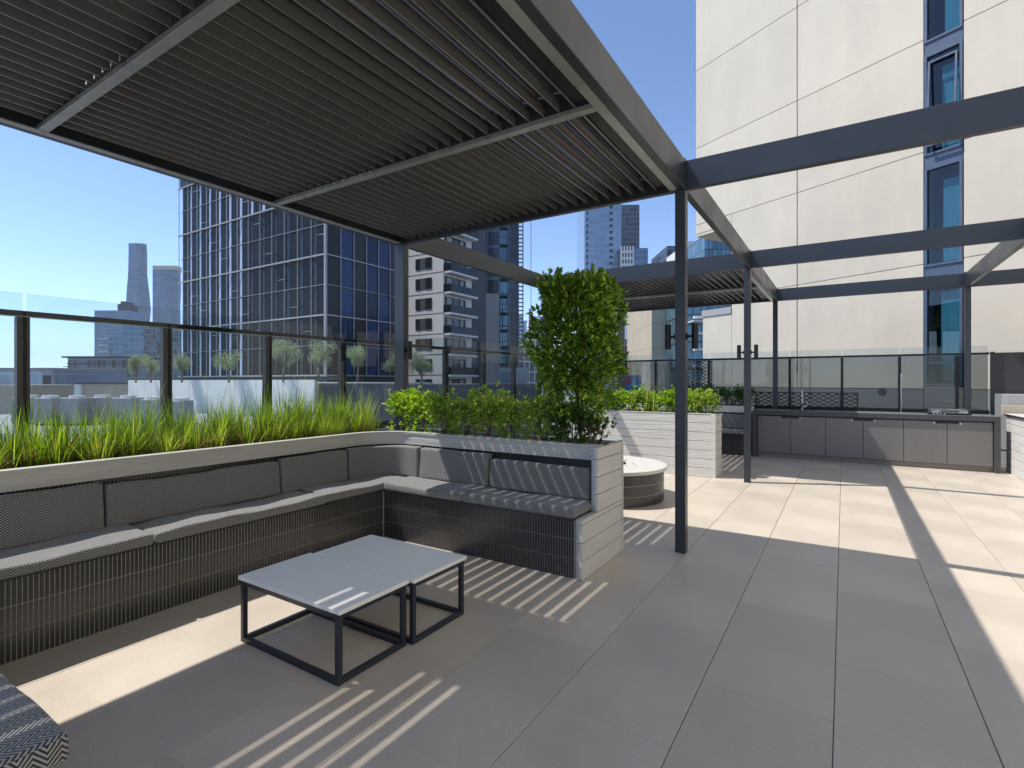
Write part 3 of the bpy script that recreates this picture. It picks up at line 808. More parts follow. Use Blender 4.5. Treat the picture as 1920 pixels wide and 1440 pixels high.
# clipped tree
t = thing("clipped_tree", "tall clipped tree with a rectangular glossy crown at the end of the corner planter", "tree", (-2.06, 4.45, 1.0))
T = Vector((-2.06, 4.45, 1.0)); segs = []
a1 = T+Vector((-.02,0,.28)); a2 = T+Vector((-.05,.01,.52)); a3 = T+Vector((-.10,.0,.85)); a4 = T+Vector((.0,.02,1.3))
segs += [(T-Vector((0,0,.03)), a1, .017, .015), (a1, a2, .015, .013), (a2, a3, .012, .008), (a2, a4, .011, .005)]
tc_ = T+Vector((-.035,0,1.0))
for i in range(26):
    b0 = a2.lerp(a4, rv(-.2,.9)) if i % 2 else a2.lerp(a3, rv(0,1))
    e = tc_+Vector((rv(-.33,.33), rv(-.26,.26), rv(-.5,.5))); mm_ = b0.lerp(e,.5)+Vector((rv(-.03,.03),rv(-.03,.03),.04))
    segs += [(b0, mm_, .007, .005), (mm_, e, .005, .002)]
limb_mesh(segs, "trunk", "bark", t)
lf = Leaves()
hw, hd, hh = .35, .30, .52
for i in range(3300):
    # mostly towards the outside of a box shaped crown, in clumps
    while True:
        u = Vector((rv(-1,1), rv(-1,1), rv(-1,1)))
        m_ = max(abs(u.x), abs(u.y), abs(u.z))
        if m_ > .62 or random.random() < .30: break
    bulge = 1+.10*math.sin(u.x*5+u.z*4)+.08*math.sin(u.z*9+u.y*5+1)+.05*math.sin(u.x*13)
    c = tc_ + Vector((u.x*hw*bulge*(1-.30*max(0,-u.z-.35)-.14*max(0,u.z-.6)), u.y*hd*bulge*(1-.1*abs(u.z)), u.z*hh*(1-.10*abs(u.x)**3+.06*math.sin(u.x*8+u.y*6))))
    if random.random() < .13*(1+math.sin(c.z*21+c.x*17)): continue
    d = Vector((u.x*.7, u.y*.7, .6+u.z*.5))
    if u.z < -.75 and random.random() < .5: continue
    lf.tuft(c, d.normalized(), random.randint(4,6), .062, .027, .8)
for i in range(60):      # new shoots on top and sides
    x = rv(-1,1); c = tc_+Vector((x*hw*.95, rv(-1,1)*hd, hh*rv(.9,1.12)))
    lf.tuft(c, Vector((x*.2,0,1)), 7, .055, .022, .5); lf.tuft(c-Vector((0,0,.05)), Vector((x*.4,0,1)), 6, .055, .024, .8)
for i in range(190):     # thinner skirt below the crown
    c = tc_+Vector((rv(-1,.9)*hw, rv(-1,1)*hd, -hh-rv(0,.22))); lf.tuft(c, Vector((rv(-1,1),rv(-1,1),rv(-.6,.4))), 4, .048, .022, .9)
lf.build("crown", "leaf", t)
# hedge of the second planter
G = "hedge shrubs in the white boarded planter box"
for i, x in enumerate((-4.2,-3.8,-3.4,-3.05,-2.7,-2.35,-2.02)):
    labs = ["shrub at the hidden left end of the boarded planter box's hedge","second shrub from the left in the hedge of the boarded planter box","bright shrub right beside the clipped tree in the boarded planter box","bright yellow-green shrub in front of the colourful mural","bright shrub just left of the nearest pergola post, in the boarded planter","shrub just right of the nearest pergola post, in the boarded planter","bright shrub hanging over the right end of the boarded planter box"]
    shrub("shrub", labs[i], x, 9.36, 1.02, .26, .21, rv(.34,.40), "leaf bright" if i % 3 else "leaf mid", 300, group=G, L=.055, W=.028)
G = "dark shrubs in the low planter by the far balustrade"
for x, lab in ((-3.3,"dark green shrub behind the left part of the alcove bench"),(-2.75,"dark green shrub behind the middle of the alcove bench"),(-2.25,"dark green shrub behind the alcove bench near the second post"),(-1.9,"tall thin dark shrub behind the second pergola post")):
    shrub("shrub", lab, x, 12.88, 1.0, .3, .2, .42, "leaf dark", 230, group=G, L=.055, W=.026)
# strappy grass beside the tree
g = Leaves()
for i in range(70):
    a = rv(0,6.283); g.blade(Vector((-2.95+rv(-.08,.08), 9.25+rv(-.05,.05), 1.02)), Vector((math.cos(a)*.35, math.sin(a)*.35, 1)), rv(.3,.6), .012, rv(.05,.2))
tag(g.build("flax_clump", "leaf mid"), "strappy grass clump between the clipped tree and the bright hedge", "grass clump")

# ------------------------------------------------------------------ beige concrete tower behind the kitchen
TWR = thing("apartment_tower", "pale beige concrete panel tower with a narrow blue window strip behind the kitchen", "tower", (2.6, 14.5, 0), math.atan2(.463,-.886))
def lb(name, m, *boxes, parent=TWR, bevel=0): return obj(name, BM(*boxes, bevel=bevel), m, parent, local=True)
zj = [1.42, 4.26, 6.81, 9.36, 11.95, 14.5, 17.1, 19.7, 22.3]
for a, b in ((-9.0,-4.2),(-4.19,.475),(1.20,4.15),(4.165,6.26)):
    for z0, z1 in zip(zj[:-1], zj[1:]):
        if b == 6.26 and z0 > 6.5: b = 7.64
        lb("concrete_panel", "tower concrete", (a+.005,b-.005,-.2,0,z0+.007,z1-.007), bevel=.006)
lb("concrete_panel", "tower concrete", (6.262,7.64,-.2,0,6.505,6.8), bevel=.006)
lb("concrete_panel", "tower concrete", (6.262,7.35,-.2,0,1.43,3.72))
lb("coping", "grey render", (6.262,7.38,-.5,.03,3.721,3.92))
lb("core", "grout", (-9.0,.47,-10,-.19,-28,22.4), (1.2,6.25,-10,-.19,-28,22.4), (.47,1.2,-10,-.6,-28,22.4), (6.251,7.6,-10,-.19,6.6,22.4))
lb("soffit", "tower concrete", (6.262,7.64,-9,-.01,6.42,6.499))
lb("lower_core", "tower concrete", (6.262,7.34,-9,-.201,-28,3.72))
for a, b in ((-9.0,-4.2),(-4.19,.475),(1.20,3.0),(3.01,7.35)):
    lb("base_panel", "tower base shade", (a+.006,b-.006,-.2,-.004,.2,1.41), bevel=.005)
lb("base_panel", "tower base shade", (.48,1.196,-.2,-.004,.2,1.49), bevel=.004)
lb("wall_below", "tower base shade", (-9,7.35,-.2,-.02,-28,.19))
s0, s1 = .49, 1.188
# unseen tower wing added to bounce warm light onto the shaded terrace
BOUNCE_WING = thing("apartment_tower", "unseen beige concrete wing added right of the terrace to bounce warm light", "tower", (7.7, 0, 0))
for i in range(9):
    for z0, z1 in zip([-2]+zj[:-1], zj): obj("concrete_panel", BM((7.7,7.9,-22+3.5*i,-18.52+3.5*i,z0+.007,z1-.007)), "tower concrete", BOUNCE_WING)
obj("core", BM((7.91,20,-22,9.4,-28,22.3)), "grout", BOUNCE_WING)
lb("reveal", "black metal", (s0,s1,-.55,-.5,1.5,22.3))
def window(z0, z1, transom=None, tilt=False):
    wv = lb("window", "blue frame", (s0,s0+.05,-.16,.012,z0,z1),(s1-.05,s1,-.16,.012,z0,z1),(s0+.0505,s1-.0505,-.155,.008,z0,z0+.05),(s0+.0505,s1-.0505,-.155,.008,z1-.05,z1))
    lb("pane", "window glass", (s0+.052,s1-.052,-.06,-.05,z0+.052,z1-.052), parent=wv)
    lb("blind", "curtain teal", (s0+.075,s0+rv(.34,.50),-.22,-.20,z0+.1,z1-.3), parent=wv)
    if transom: lb("transom", "blue frame", (s0+.0705,s1-.0705,-.1,0,transom-.025,transom+.025), parent=wv)
MATS["window glass"] = glass("tower window glass", (.50,.68,.74), refl=2.0)
prev = 1.5
for i, zz in enumerate((4.05, 6.56, 9.12, 11.7, 14.25, 16.8, 19.4, 22.0)):
    window(prev, zz-.14, transom=(2.02 if i == 0 else (zz-.75 if i in (3,) else None)))
    lb("spandrel", "blue frame", (s0,s1,-.12,-.02,zz-.135,zz+.135)); prev = zz+.14
ow = lb("open_sash", "blue frame", (s0+.08,s0+.12,0,.03,6.85,8.8),(s1-.12,s1-.08,0,.03,6.85,8.8),(s0+.1205,s1-.1205,0,.03,6.85,6.89),(s0+.1205,s1-.1205,0,.03,8.76,8.8))
for v in ow.data.vertices: v.co.y += (8.8-v.co.z)*.06
vent = bmesh.new(); tube(vent, (2.05,-.01,1.36), (2.05,.01,1.36), .085, n=24); obj("vent", vent, "slate panel", TWR, local=True)

# ------------------------------------------------------------------ city
tag(obj("city_ground", BM((-6000,6000,-3000,9000,-30,-28)), "city ground"), None, None, kind="structure")
tag(obj("terrace_building", BM((-5.72,6.5,-12,13.5,-28,-.41)), "grey render"), "grey building body carrying the roof terrace", "building")

# dark folded-glass tower
DT = thing("dark_glass_tower", "black folded glass office tower rising behind the roof terrace", "tower", (-46.8, 36.6, 0))
obj("body", BM((-77.9,-47.0,36.95,48,-28,44)), "dark facade", DT)
mod = 2.4; NM = 13
def mk(name, verts, m):
    me = bpy.data.meshes.new(name); me.from_pydata(verts, [], [(0,1,2,3),(7,6,5,4),(0,4,5,1),(1,5,6,2),(2,6,7,3),(3,7,4,0)]); me.materials.append(MATS[m]); return me
ZS = 3.25
def pane_me(name, dx, d0, d1, m, hgt=ZS-.12):
    t_ = .05
    return mk(name, [(0,d0,0),(dx,d1,0),(dx,d1,hgt),(0,d0,hgt),(0,d0+t_,0),(dx,d1+t_,0),(dx,d1+t_,hgt),(0,d0+t_,hgt)], m)
pm_d = pane_me("pane", 1.35, .02, .30, "dark pane"); pm_p = pane_me("pane", .95, .30, .02, "sky reflection pane"); pm_p2 = pane_me("pane", .95, .30, .02, "dark pane")
z00 = 2.3
mull = bmesh.new(); n = 0
for r in range(12):
    z = z00+ZS*r
    for c in range(NM):
        x = -46.9-mod*(c+1)
        cnt_part = r < 8
        # narrow panes: sky reflection put into a pale colour, dark copies towards the corner
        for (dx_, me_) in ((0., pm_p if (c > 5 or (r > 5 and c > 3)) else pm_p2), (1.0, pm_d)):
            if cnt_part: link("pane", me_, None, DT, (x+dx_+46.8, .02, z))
        box(mull, x-.03, x+.03, 36.55, 36.63, z, z+ZS-.06); box(mull, x+.96, x+1.0, 36.88, 36.94, z, z+ZS-.06)
        if (c*7+r*5) % 4 == 0:
            zz = z+ZS*rv(.25,.7); box(mull, x+1.05, x+2.3, 36.62, 36.9, zz, zz+.05)
    if r % 2 == 0: box(mull, -78.1,-46.85,36.42,36.6,z-.14,z+.02); box(mull, -46.82,-46.68,36.6,48,z-.12,z)
    else: box(mull, -78.1,-46.85,36.56,36.60,z-.05,z); box(mull, -46.82,-46.74,36.6,48,z-.05,z)
# right hand face
pr_d = mk("pane", [(0,0,0),(0,1.7,0),(0,1.7,ZS-.12),(0,0,ZS-.12),(-.05,0,0),(-.05,1.7,0),(-.05,1.7,ZS-.12),(-.05,0,ZS-.12)], "dark pane")
pr_b = pr_d.copy(); pr_b.materials.clear(); pr_b.materials.append(MATS["blue reflection pane"])  # blue columns: reflected sky put into the pane colour
for r in range(12):
    z = z00+ZS*r
    for c in range(6):
        y = 36.75+1.85*c
        if r < 8 and c < 8: link("pane", pr_b if c in (1,3,4,6) else pr_d, None, DT, (-.13, y-36.6, z))
        box(mull, -46.85,-46.78,y-.11,y-.03,z,z+ZS-.1)
stuff(obj("mullions", mull, "mullion", DT))
far = bmesh.new()
for r in range(12):
    z = z00+ZS*r
    for c in range(6 if r < 8 else 0, 6): y = 36.75+1.85*c; box(far, -46.98,-46.93,y,y+1.7,z,z+ZS-.12)
    if r >= 8:
        for c in range(NM): x = -46.9-mod*(c+1); box(far, x+.05, x+2.3, 36.7, 36.75, z, z+ZS-.12)
stuff(obj("upper_panes", far, "dark pane", DT))
obj("corner_post", BM((-46.95,-46.72,36.42,36.6,z00-.2,44)), "mullion", DT)
obj("podium_glass", BM((-77.9,-47.2,37.0,37.1,-3,2.1)), "balcony glass", DT)

# white walled roof deck with olive trees
wl_ = thing("white_roof_deck", "long white panelled roof deck wall with a dark parapet in front of the dark tower", "building", (-45, 25, 0))
xs = [at(x, 715, 1).x/at(x, 715, 1).y*25 for x in (240,272,320,355,390,440,480,520,556,590)]
for a, b in zip(xs[:-1], xs[1:]): obj("panel", BM((a+.03,b-.03,25,25.2,-8,1.72)), "light white wall", wl_)
obj("wall", BM((xs[0],xs[-1],25.21,38,-28,1.5)), "white render", wl_)
obj("parapet", BM((xs[0]-.1,xs[-1]+3.5,25.02,25.3,1.73,1.92)), "black metal", wl_)
obj("return_wall", BM((xs[-1]+.05,xs[-1]+12,25.4,38,-28,1.4)), "slate panel", wl_)
def olive(px, pyt, pyb, Z, wpx, label, m="olive"):
    c = at(px, pyb, Z); h_ = (pyb-pyt)/F_*Z; r_ = wpx/F_*Z/2
    z0 = c.z
    t = thing("olive_tree", label, "tree", c, 0, "olive trees on the white roof deck")
    segs = [(c-Vector((0,0,.3)), c+Vector((.03,0,h_*.30)), .09, .07)]
    top = c+Vector((.03,0,h_*.30)); cc = c+Vector((0,0,h_*.64))
    for i in range(9):
        a = rv(0,6.28); e = cc+Vector((math.cos(a)*r_*.7, math.sin(a)*r_*.7, rv(-.1,.3)*h_)); segs.append((top, e, .05, .012))
    limb_mesh(segs, "trunk", "olive bark", t)
    lf = Leaves(); lobes = [cc+Vector((rv(-.62,.62)*r_, rv(-.5,.5)*r_, rv(-.24,.22)*h_)) for _ in range(8)]
    for i in range(1500):
        l_ = random.choice(lobes); v = Vector((random.gauss(0,1),random.gauss(0,1),random.gauss(0,1))).normalized()*(rv(.2,1)**.6)
        p = l_+Vector((v.x*r_*.46, v.y*r_*.46, v.z*h_*.18)); lf.tuft(p, Vector((v.x, v.y, v.z+.7)), 2, .15, .035, 1., six=False)
    lf.build("crown", m, t)
for px, a, b, Z, w_, lab, m in (
  (255,666,712,52,26,"leftmost silvery olive tree on the white roof deck","olive"),
  (283,664,712,51,34,"second olive tree from the left, its crown touching its left neighbour","olive"),
  (341,660,711,48,42,"round olive tree left of the dark tower's edge, just right of a balustrade post","olive"),
  (429,655,711,44,56,"wide low olive tree in the middle of the roof deck","olive"),
  (531,637,709,41,62,"tall olive tree just right of the third balustrade post","olive"),
  (597,636,709,39,64,"largest olive tree, between two balustrade posts","olive"),
  (671,649,709,37,52,"pale olive tree at the right end of the roof deck","olive"),
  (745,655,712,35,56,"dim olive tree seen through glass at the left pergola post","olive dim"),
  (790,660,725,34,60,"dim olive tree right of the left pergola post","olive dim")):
    olive(px, a, b, Z, w_, lab, m)

# grey and white balcony block
BB = thing("balcony_block", "white and grey apartment block with stacked dark balconies", "apartment block", (-51, 61, 0))
obj("body", BM((-58.3,-51.02,61.02,72,-28,42)), "white render", BB)
obj("dark_slab", BM((-54.5,-50.9,68.2,72.1,-28,42)), "slate panel", BB)
st = 3.12
bw = bmesh.new()
for i in range(-2, 11):
    z = 1.6+(715-625)/F_*79 + st*(i-2)   # balcony floor levels
    if z > 40: break
    if z < -6: continue
    wd = obj("window", BM((-56.6,-53.3,60.96,61.0,z+.75,z+2.45)), "slate panel", BB)
    obj("pane", BM((-56.5,-55.7,60.92,60.955,z+.8,z+2.4)), "window dark", wd)
    obj("pane", BM((-54.5,-53.35,60.92,60.955,z+.8,z+2.4)), "window dark", wd)
    obj("cladding_joint", BM((-58.3,-51.02,60.985,61.015,z-.02,z+.01)), "slate panel", BB)
    ba = obj("balcony", BM((-51.01,-49.6,61.1,68.0,z-.3,z)), "white render", BB)
    obj("balustrade", BM((-49.62,-49.56,61.15,68.0,z+.01,z+1.15),(-51.0,-49.63,61.11,61.17,z+.01,z+1.15)), "balcony glass", ba)
    obj("recess", BM((-51.015,-50.98,61.3,66.6,z+.02,z+2.5)), "window dark", ba)
    obj("blind", BM((-50.975,-50.94,61.8,63.1,z+rv(.8,1.5),z+2.3),(-50.975,-50.94,65.0,65.9,z+rv(.6,1.4),z+2.3)), "grey render", ba)
    for y in (61.6,63.2,64.9,66.1): box(bw, -50.98,-50.9,y,y+.12,z+.02,z+2.5)
stuff(obj("door_frames", bw, "black metal", BB))

def camfb(name, label, cat, px0, px1, pyt, Z, depth, m, zb=-28, group=None, build=True):
    """box block facing the viewer's side of town; returns (root, dims) in the block's own axes"""
    p = at(px0, 715, Z); root = thing(name, label, cat, (p.x, p.y, 0), YAW, group)
    W_ = (px1-px0)/F_*Z; zt = wz(pyt, Z)
    if build: obj("body", BM((0, W_, 0, depth, zb, zt)), m, root, local=True)
    return root, W_, zt
def strips(root, W_, z0, z1, step, hh, m, name="window_band", y=-.06, x0=0, x1=None, nx=0, gap=.25, kind=True):
    bm = bmesh.new(); z = z0; x1 = W_ if x1 is None else x1
    while z+hh < z1:
        if nx:
            s_ = (x1-x0)/nx
            for i in range(nx): box(bm, x0+i*s_+s_*gap/2, x0+(i+1)*s_-s_*gap/2, y, .02, z, z+hh)
        else: box(bm, x0, x1, y, .02, z, z+hh)
        z += step
    o = obj(name, bm, m, root, local=True)
    if kind: stuff(o)
    return o
MATS["glass blue far"] = facade_grid("far blue glass", (.10,.17,.26), (.22,.27,.33), 3.2, 3.4, .1, .15, .3)
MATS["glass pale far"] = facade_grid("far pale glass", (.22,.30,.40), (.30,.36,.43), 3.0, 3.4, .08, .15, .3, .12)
MATS["glass skyline"] = facade_grid("skyline glass", (.09,.13,.20), (.15,.20,.27), 6.0, 7.0, .12, .2, .2, .2)
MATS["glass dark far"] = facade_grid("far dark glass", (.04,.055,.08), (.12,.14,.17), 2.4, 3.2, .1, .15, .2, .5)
MATS["stone far"] = facade_grid("far beige cladding", (.50,.44,.34), (.36,.32,.26), 1.5, 3.1, .02, .7, 0, .06)
MATS["teal far"] = facade_grid("near teal glass", (.10,.20,.26), (.05,.06,.07), 1.0, 3.2, .05, .1, .3, .35)
MATS["office far"] = facade_grid("apartment glass", (.07,.10,.13), (.20,.23,.26), 1.6, 3.0, .08, .2, .1, .8)

# curved glass block beside the balcony block
r, W_, zt = camfb("glass_office_block", "slim glass building with rounded corner bays and a brown lower half", "office block", 911, 973, 380, 105, 14, "glass dark far")
W1 = W_*.42; W2 = W_*.66
obj("flat_bay", BM((0,W1,-.5,-.01,-28,zt)), "glass dark far", r, local=True)
obj("brown_bay", BM((.1,W1-.1,-.62,-.51,-28,wz(552,105))), "beige stone", r, local=True)
bm = bmesh.new()
for i in range(14): box(bm, .15+i*(W1-.3)/14, .3+i*(W1-.3)/14, -.72,-.63,-28,wz(552,105))
stuff(obj("brown_fins", bm, "grey render", r, local=True))
cx_ = (W1+W2)/2; rr_ = (W2-W1)/2*1.05
z = -2.; kf = 0
while z < zt:
    bm = bmesh.new(); tube(bm, (cx_, -.2, z+.35), (cx_, -.2, z+3.05), rr_, n=20); obj("bay_glass", bm, "teal far", r, local=True)
    bm = bmesh.new(); tube(bm, (cx_, -.2, z), (cx_, -.2, z+.34), rr_*1.07, n=20); obj("bay_band", bm, "black metal", r, local=True)
    z += 3.4
strips(r, W_, -6, zt, 3.4, 2.4, "window dark", x0=W2+.3, nx=4, gap=.35)
# builder's hoist mast
t = thing("hoist_mast", "thin lattice construction hoist mast tied to the glass building", "crane", (0,0,0))
t.location = at(976, 715, 98); t.location.z = 0; t.rotation_euler = (0,0,YAW)
bm = bmesh.new()
for sx in (-.45,.45): box(bm, sx-.1, sx+.1, -.1,.1,-28,45)
z = -10
while z < 45: box(bm, -.35,.35,-.06,.06,z,z+.22); z += .75
obj("mast", bm, "crane steel", t, local=True)
bm = bmesh.new(); z = -5
while z < 45: box(bm, -4.2,-.56,-.08,.08,z,z+.16); z += 4.2
obj("wall_tie", bm, "crane steel", t, local=True)
obj("cable", BM((1.9,2.0,-.05,.05,-28,45),(1.6,2.3,-.06,.06,20,20.3),(1.6,2.3,-.06,.06,8,8.3)), "crane steel", t, local=True)

# distant blocks between mast and tree
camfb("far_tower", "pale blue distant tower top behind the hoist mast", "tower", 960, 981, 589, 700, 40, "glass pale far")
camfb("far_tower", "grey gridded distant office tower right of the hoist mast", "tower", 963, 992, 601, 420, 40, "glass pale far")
r, W_, zt = camfb("far_tower", "white office block with square dark windows beside the clipped tree", "tower", 991, 1030, 593, 300, 40, "white render")
strips(r, W_, -20, zt, 3.9, 2.2, "window dark", nx=9, gap=.4)
r, W_, zt = camfb("apartment_block", "white framed apartment block with stepped roof left of the clipped tree", "apartment block", 963, 1012, 650, 150, 20, "glass blue far")
obj("roof_step", BM((2.5,5.5,.5,8,zt,zt+1.6)), "white render", r, local=True)
strips(r, W_, -20, zt+.4, 3.0, .5, "white render", "slab_edge", y=-.8)
bm = bmesh.new()
for i in range(6): box(bm, i*W_/5-.15, i*W_/5+.15, -.9,-.05,-28, zt)
stuff(obj("frame", bm, "white render", r, local=True))
r, W_, zt = camfb("lift_core", "grey curved concrete core behind the rail left of the clipped tree", "building", 966, 990, 689, 60, 5, "grey render")
camfb("glass_lift", "pale framed glass lift box behind the balustrade", "building", 935, 958, 689, 55, 4, "office far")

# towers above the second louvre roof
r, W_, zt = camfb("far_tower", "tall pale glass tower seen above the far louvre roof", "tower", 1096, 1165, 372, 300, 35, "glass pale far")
strips(r, W_, 0, zt, 3.6, 1.9, "window dark", x0=W_*.03, x1=W_*.12, nx=1, gap=.5)
strips(r, W_, 0, zt, 3.6, 1.7, "window dark", x0=W_*.66, x1=W_*.78, nx=1, gap=.2)
r, W_, zt = camfb("far_tower", "dark slim tower right behind the tall pale glass tower", "tower", 1160, 1199, 384, 340, 35, "glass dark far")
r, W_, zt = camfb("far_tower", "lower blue glass block stepping down from the dark slim tower", "tower", 1186, 1215, 465, 330, 35, "glass blue far")
r, W_, zt = camfb("far_tower", "narrow white gridded block in front of the dark slim tower", "tower", 1165, 1187, 462, 290, 20, "window dark")
strips(r, W_, -10, zt, 3.6, 1.3, "white render", "slab_edge", y=-.5)
bm = bmesh.new()
for i in range(5): box(bm, i*W_/4-.35, i*W_/4+.35, -.6,-.05,-28, zt)
stuff(obj("frame", bm, "white render", r, local=True))
r, W_, zt = camfb("far_tower", "dark curved-corner office tower left of the beige tower's overhang", "tower", 1251, 1290, 461, 220, 25, "glass dark far")
r, W_, zt = camfb("far_tower", "grey and white panelled office block with large blue window beside the overhang", "tower", 1290, 1322, 452, 180, 25, "white render")
obj("window", BM((.6,W_*.62,-.1,.02,0,zt-4)), "glass blue far", r, local=True)
r, W_, zt = camfb("glass_office_block", "blue reflective glass block directly under the beige tower's overhang", "office block", 1321, 1385, 440, 120, 20, "teal far")
camfb("far_tower", "dark dotted apartment tower below the far louvre roof", "tower", 1184, 1226, 560, 130, 20, "glass dark far")
r, W_, zt = camfb("beige_office", "beige clad building with a vertical blue glass slot", "building", 1222, 1285, 560, 70, 15, "stone far")
obj("glass_slot", BM((W_*.42,W_*.58,-.1,.02,-20,zt)), "glass blue far", r, local=True)
r, W_, zt = camfb("glass_office_block", "teal balcony block between the nearest post and the beige tower", "office block", 1285, 1324, 520, 62, 12, "teal far")
strips(r, W_, -10, zt, 1.9, .3, "white render", "balcony_edge", y=-.7, x0=W_*.35)
obj("awning", BM((.2,W_,-2.2,-.05,wz(604,62)-.15,wz(604,62))), "white render", r, local=True)
r, W_, zt = camfb("balcony_building", "low grey building with cream balcony bands above the mural", "building", 1166, 1215, 636, 95, 12, "office far")
strips(r, W_, -10, zt+.3, 3.0, .35, "beige stone", "balcony_edge", y=-.8)
r, W_, zt = camfb("grey_building", "grey glass-fronted low building behind the mural", "building", 1166, 1240, 676, 90, 10, "office far")
r, W_, zt = camfb("mural_wall", "light blue mural wall painted with pink, red and dark rounded shapes", "mural", 1166, 1238, 703, 45, 1, "white render")
def splat(seed):
    m = bpy.data.materials.new("mural paint"); m.use_nodes = True
    n, l = m.node_tree.nodes, m.node_tree.links; b = n["Principled BSDF"]
    tc = n.new("ShaderNodeTexCoord"); vo = n.new("ShaderNodeTexVoronoi"); vo.inputs["Scale"].default_value = 1.3; l.new(tc.outputs["Object"], vo.inputs["Vector"])
    cr = n.new("ShaderNodeValToRGB"); l.new(vo.outputs["Color"], cr.inputs[0]); cr.color_ramp.interpolation = 'CONSTANT'
    e = cr.color_ramp.elements; e[0].color = (.16,.42,.62,1); e[1].position = .45; e[1].color = (.62,.25,.27,1)
    for p, c in ((.58,(.16,.42,.62,1)),(.72,(.70,.48,.42,1)),(.84,(.10,.10,.14,1)),(.92,(.55,.08,.07,1))):
        k_ = e.new(p); k_.color = c
    l.new(cr.outputs[0], b.inputs["Base Color"]); MATS["mural"] = m
splat(1); obj("painting", BM((.1,W_-.1,-.06,-.01,-2,zt-.05)), "mural", r, local=True)
camfb("beige_column", "pale column wall behind the far balustrade left of the nearest post", "wall", 1219, 1256, 678, 30, 2, "tower concrete")

# ------------------------------------------------------------------ left skyline
def loft_tower(name, label, Z, rings, m, depth=.3):
    """rings: (py, px0, px1)"""
    c = at(rings[0][1], 715, Z); root = thing(name, label, "tower", (c.x, c.y, 0), YAW)
    bm = bmesh.new(); vs = []
    for py, a, b in rings:
        x0, x1 = (a-rings[0][1])/F_*Z, (b-rings[0][1])/F_*Z; z = wz(py, Z); d = (x1-x0)*depth
        xm = x0+(x1-x0)*.68
        vs.append([bm.verts.new(p) for p in ((x0,0,z),(xm,-d*.12,z),(x1,d*.35,z),(x1,d,z),(x0,d,z))])
    for u, v in zip(vs[:-1], vs[1:]):
        for i in range(5): j = (i+1)%5; bm.faces.new((u[i],u[j],v[j],v[i]))
    bm.faces.new(vs[0]); bm.faces.new(vs[-1]); bmesh.ops.recalc_face_normals(bm, faces=bm.faces[:])
    obj("body", bm, m, root, local=True); return root
loft_tower("skyscraper", "tall wavy glass skyscraper with a narrow waist on the left skyline", 900, [(456,241,269),(475,241,270),(515,240,270),(550,237,273),(580,236,275),(605,238,273),(640,244,271),(720,244,271)], "glass skyline")
loft_tower("skyscraper", "stubby pale blue skyscraper with cream crown, right of the wavy one", 800, [(506,286,330),(540,286,331),(575,286,330),(720,286,331)], "glass skyline")
r, W_, zt = camfb("rooftop_plant_room", "cream parapet and plant room on the stubby skyscraper", "roof structure", 286, 330, 498, 801, 24, "beige stone", zb=wz(506,801)+.3)
r, W_, zt = camfb("skyscraper", "broad blue glass tower with stepped crown left of the wavy skyscraper", "tower", 177, 240, 582, 520, 30, "glass blue far")
obj("crown", BM((20,29,4,20,zt,zt+7),(21.5,26,6,18,zt+7,zt+10)), "slate panel", r, local=True)
r, W_, zt = camfb("office_block", "blue glass block with white stepped terraces in front of the broad tower", "office block", 204, 236, 627, 330, 18, "glass blue far")
strips(r, W_, 0, zt, 4, .7, "white render", "terrace_edge", y=-2, x0=-5, x1=1)
camfb("office_block", "mid blue glass block between the stepped block and the first olive trees", "office block", 231, 271, 612, 300, 18, "glass blue far")
camfb("office_block", "pale concrete and glass tower just left of the second balustrade post", "office block", 270, 296, 612, 280, 18, "office far")
camfb("office_block", "grey office tower partly behind the dark tower's left edge", "office block", 296, 337, 618, 260, 18, "office far")
r, W_, zt = camfb("apartment_block", "long dark glass apartment block with white balcony tips on its left end", "apartment block", 127, 250, 671, 170, 16, "office far")
obj("roof_slab", BM((-1.2,W_+.5,-1,16,zt,zt+.5)), "slate panel", r, local=True)
bm = bmesh.new(); z = zt-3
while z > -26: box(bm, -1.1,0,-.6,6,z,z+.25); z -= 2.4
stuff(obj("balcony_slab", bm, "white render", r, local=True))
strips(r, W_, -24, zt, 2.4, .25, "slate panel", "slab_edge", y=-.4)
r, W_, zt = camfb("warehouse", "low pale green glass block at the far left with dark doorway", "building", -60, 104, 695, 110, 20, "glass pale far")
obj("roof_slab", BM((-1,W_+.1,-.4,20,zt,zt+.6)), "roof grey", r, local=True)
obj("frame_end", BM((W_-2.4,W_+.05,-.5,-.01,-8,zt)), "grey render", r, local=True)
obj("doorway", BM((W_-2.1,W_-.5,-.6,-.51,-8,zt-1)), "slate panel", r, local=True)
r, W_, zt = camfb("beige_building", "low beige concrete building under the glass block at the far left", "building", -60, 27, 722, 80, 14, "beige stone")
r, W_, zt = camfb("beige_building", "flat beige brick block left of the white roof deck", "building", 143, 244, 720, 62, 10, "beige stone")
obj("coping", BM((-.1,W_,-.15,10,zt,zt+.18)), "slate panel", r, local=True)
obj("end_wall", BM((0,.75,-.3,-.01,-10,zt-.05)), "light white wall", r, local=True)
for i, (a, b, zz, Z_) in enumerate(((104,130,708,420),(128,145,716,300),(96,150,726,200))):
    camfb("low_building", ["flat distant industrial roof on the horizon","small pale distant building beside the apartment block","low grey building strip in the gap on the left skyline"][i], "building", a, b, zz, Z_, 30, "roof grey")
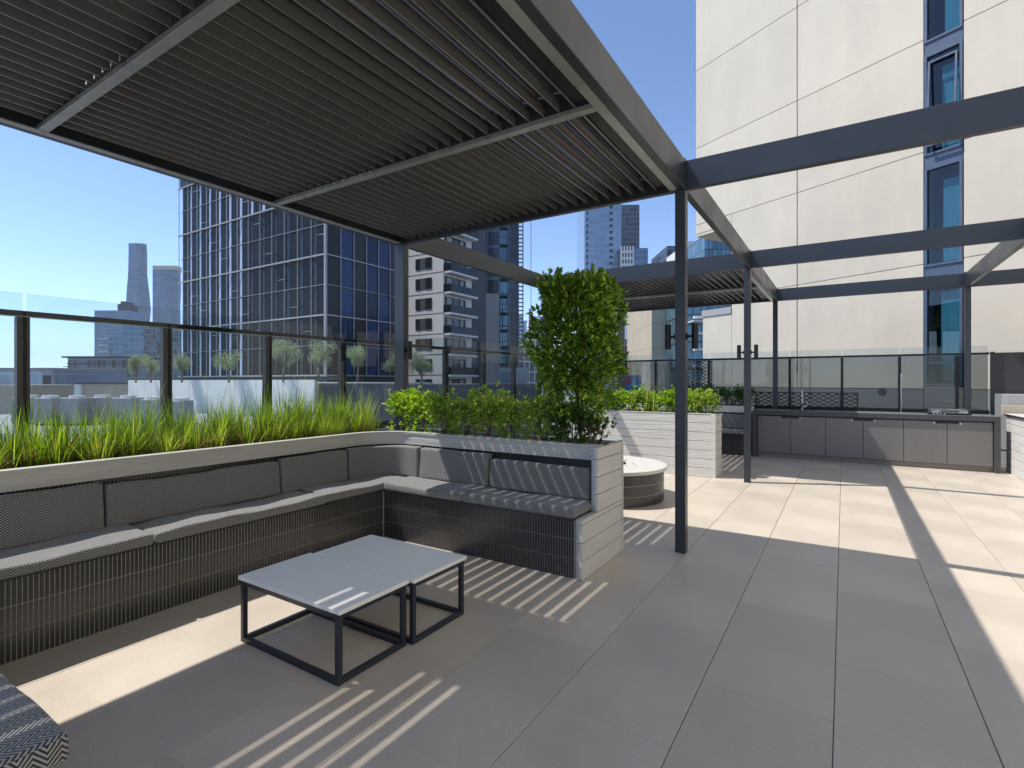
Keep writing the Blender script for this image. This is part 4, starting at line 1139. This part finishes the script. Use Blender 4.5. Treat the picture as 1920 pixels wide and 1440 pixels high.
# roof deck with air conditioning plant beyond the balustrade
rd = tag(obj("plant_deck", BM((-60,-24,9,24,-28,-1.2)), "roof grey"), "flat grey neighbouring roof carrying air conditioning units", "roof")
for i, (px, w_, Z_) in enumerate(((20,40,34),(62,34,33),(112,36,33),(160,38,34),(210,36,33),(262,30,30),(310,28,28))):
    c = at(px, 715, Z_); u = thing("air_conditioner", ["pale rooftop air conditioning unit at the far left photo edge","pale rooftop air conditioning unit behind the first balustrade post","pale rooftop air conditioning unit right of the first balustrade post","rooftop air conditioning unit in the middle of the first wide glass panel","rooftop air conditioning unit below the beige brick block","rooftop air conditioning unit at the foot of the white wall","rooftop air conditioning unit behind the second balustrade post"][i], "air conditioner", (c.x, c.y, -1.2), YAW, "air conditioning units on the neighbouring roof")
    ww = w_/F_*Z_
    obj("cabinet", BM((0,ww,0,1.2,.1,1.75), bevel=.03), "grey render", u, local=True)
    bm = bmesh.new(); tube(bm, (ww/2,.6,1.75), (ww/2,.6,1.9), .42, n=20); obj("fan_cowl", bm, "white plastic", u, local=True)
    obj("foot", BM((.05,.15,.05,1.1,0,.1),(ww-.15,ww-.05,.05,1.1,0,.1)), "black metal", u, local=True)

# fallen leaves on the fire pit rim and the paving
fl_ = Leaves()
for i in range(16):
    a = rv(0,6.28); r_ = rv(.3,.78); fl_.leaf(Vector((fx+r_*math.cos(a), fy+r_*math.sin(a), .457)), Vector((rv(-1,1),rv(-1,1),.05)), Vector((0,0,1)), .045, .018)
for i in range(14):
    fl_.leaf(Vector((rv(-3.2,-1.3), rv(6,11), .002)), Vector((rv(-1,1),rv(-1,1),.06)), Vector((0,0,1)), rv(.02,.045), rv(.008,.018))
tag(fl_.build("fallen_leaves", "mulch"), "few dry fallen leaves scattered on the paving and the fire pit rim", "leaves", kind="stuff")

# ------------------------------------------------------------------ haze
hz = stuff(obj("haze", BM((-6020,6020,-3020,9020,-31,250)), None))
m = bpy.data.materials.new("haze air"); m.use_nodes = True; n = m.node_tree.nodes; n.remove(n["Principled BSDF"])
pv = n.new("ShaderNodeVolumePrincipled"); pv.inputs["Density"].default_value = .00015; pv.inputs["Color"].default_value = (.88,.94,1,1)
m.node_tree.links.new(pv.outputs[0], n["Material Output"].inputs["Volume"]); hz.data.materials.append(m)
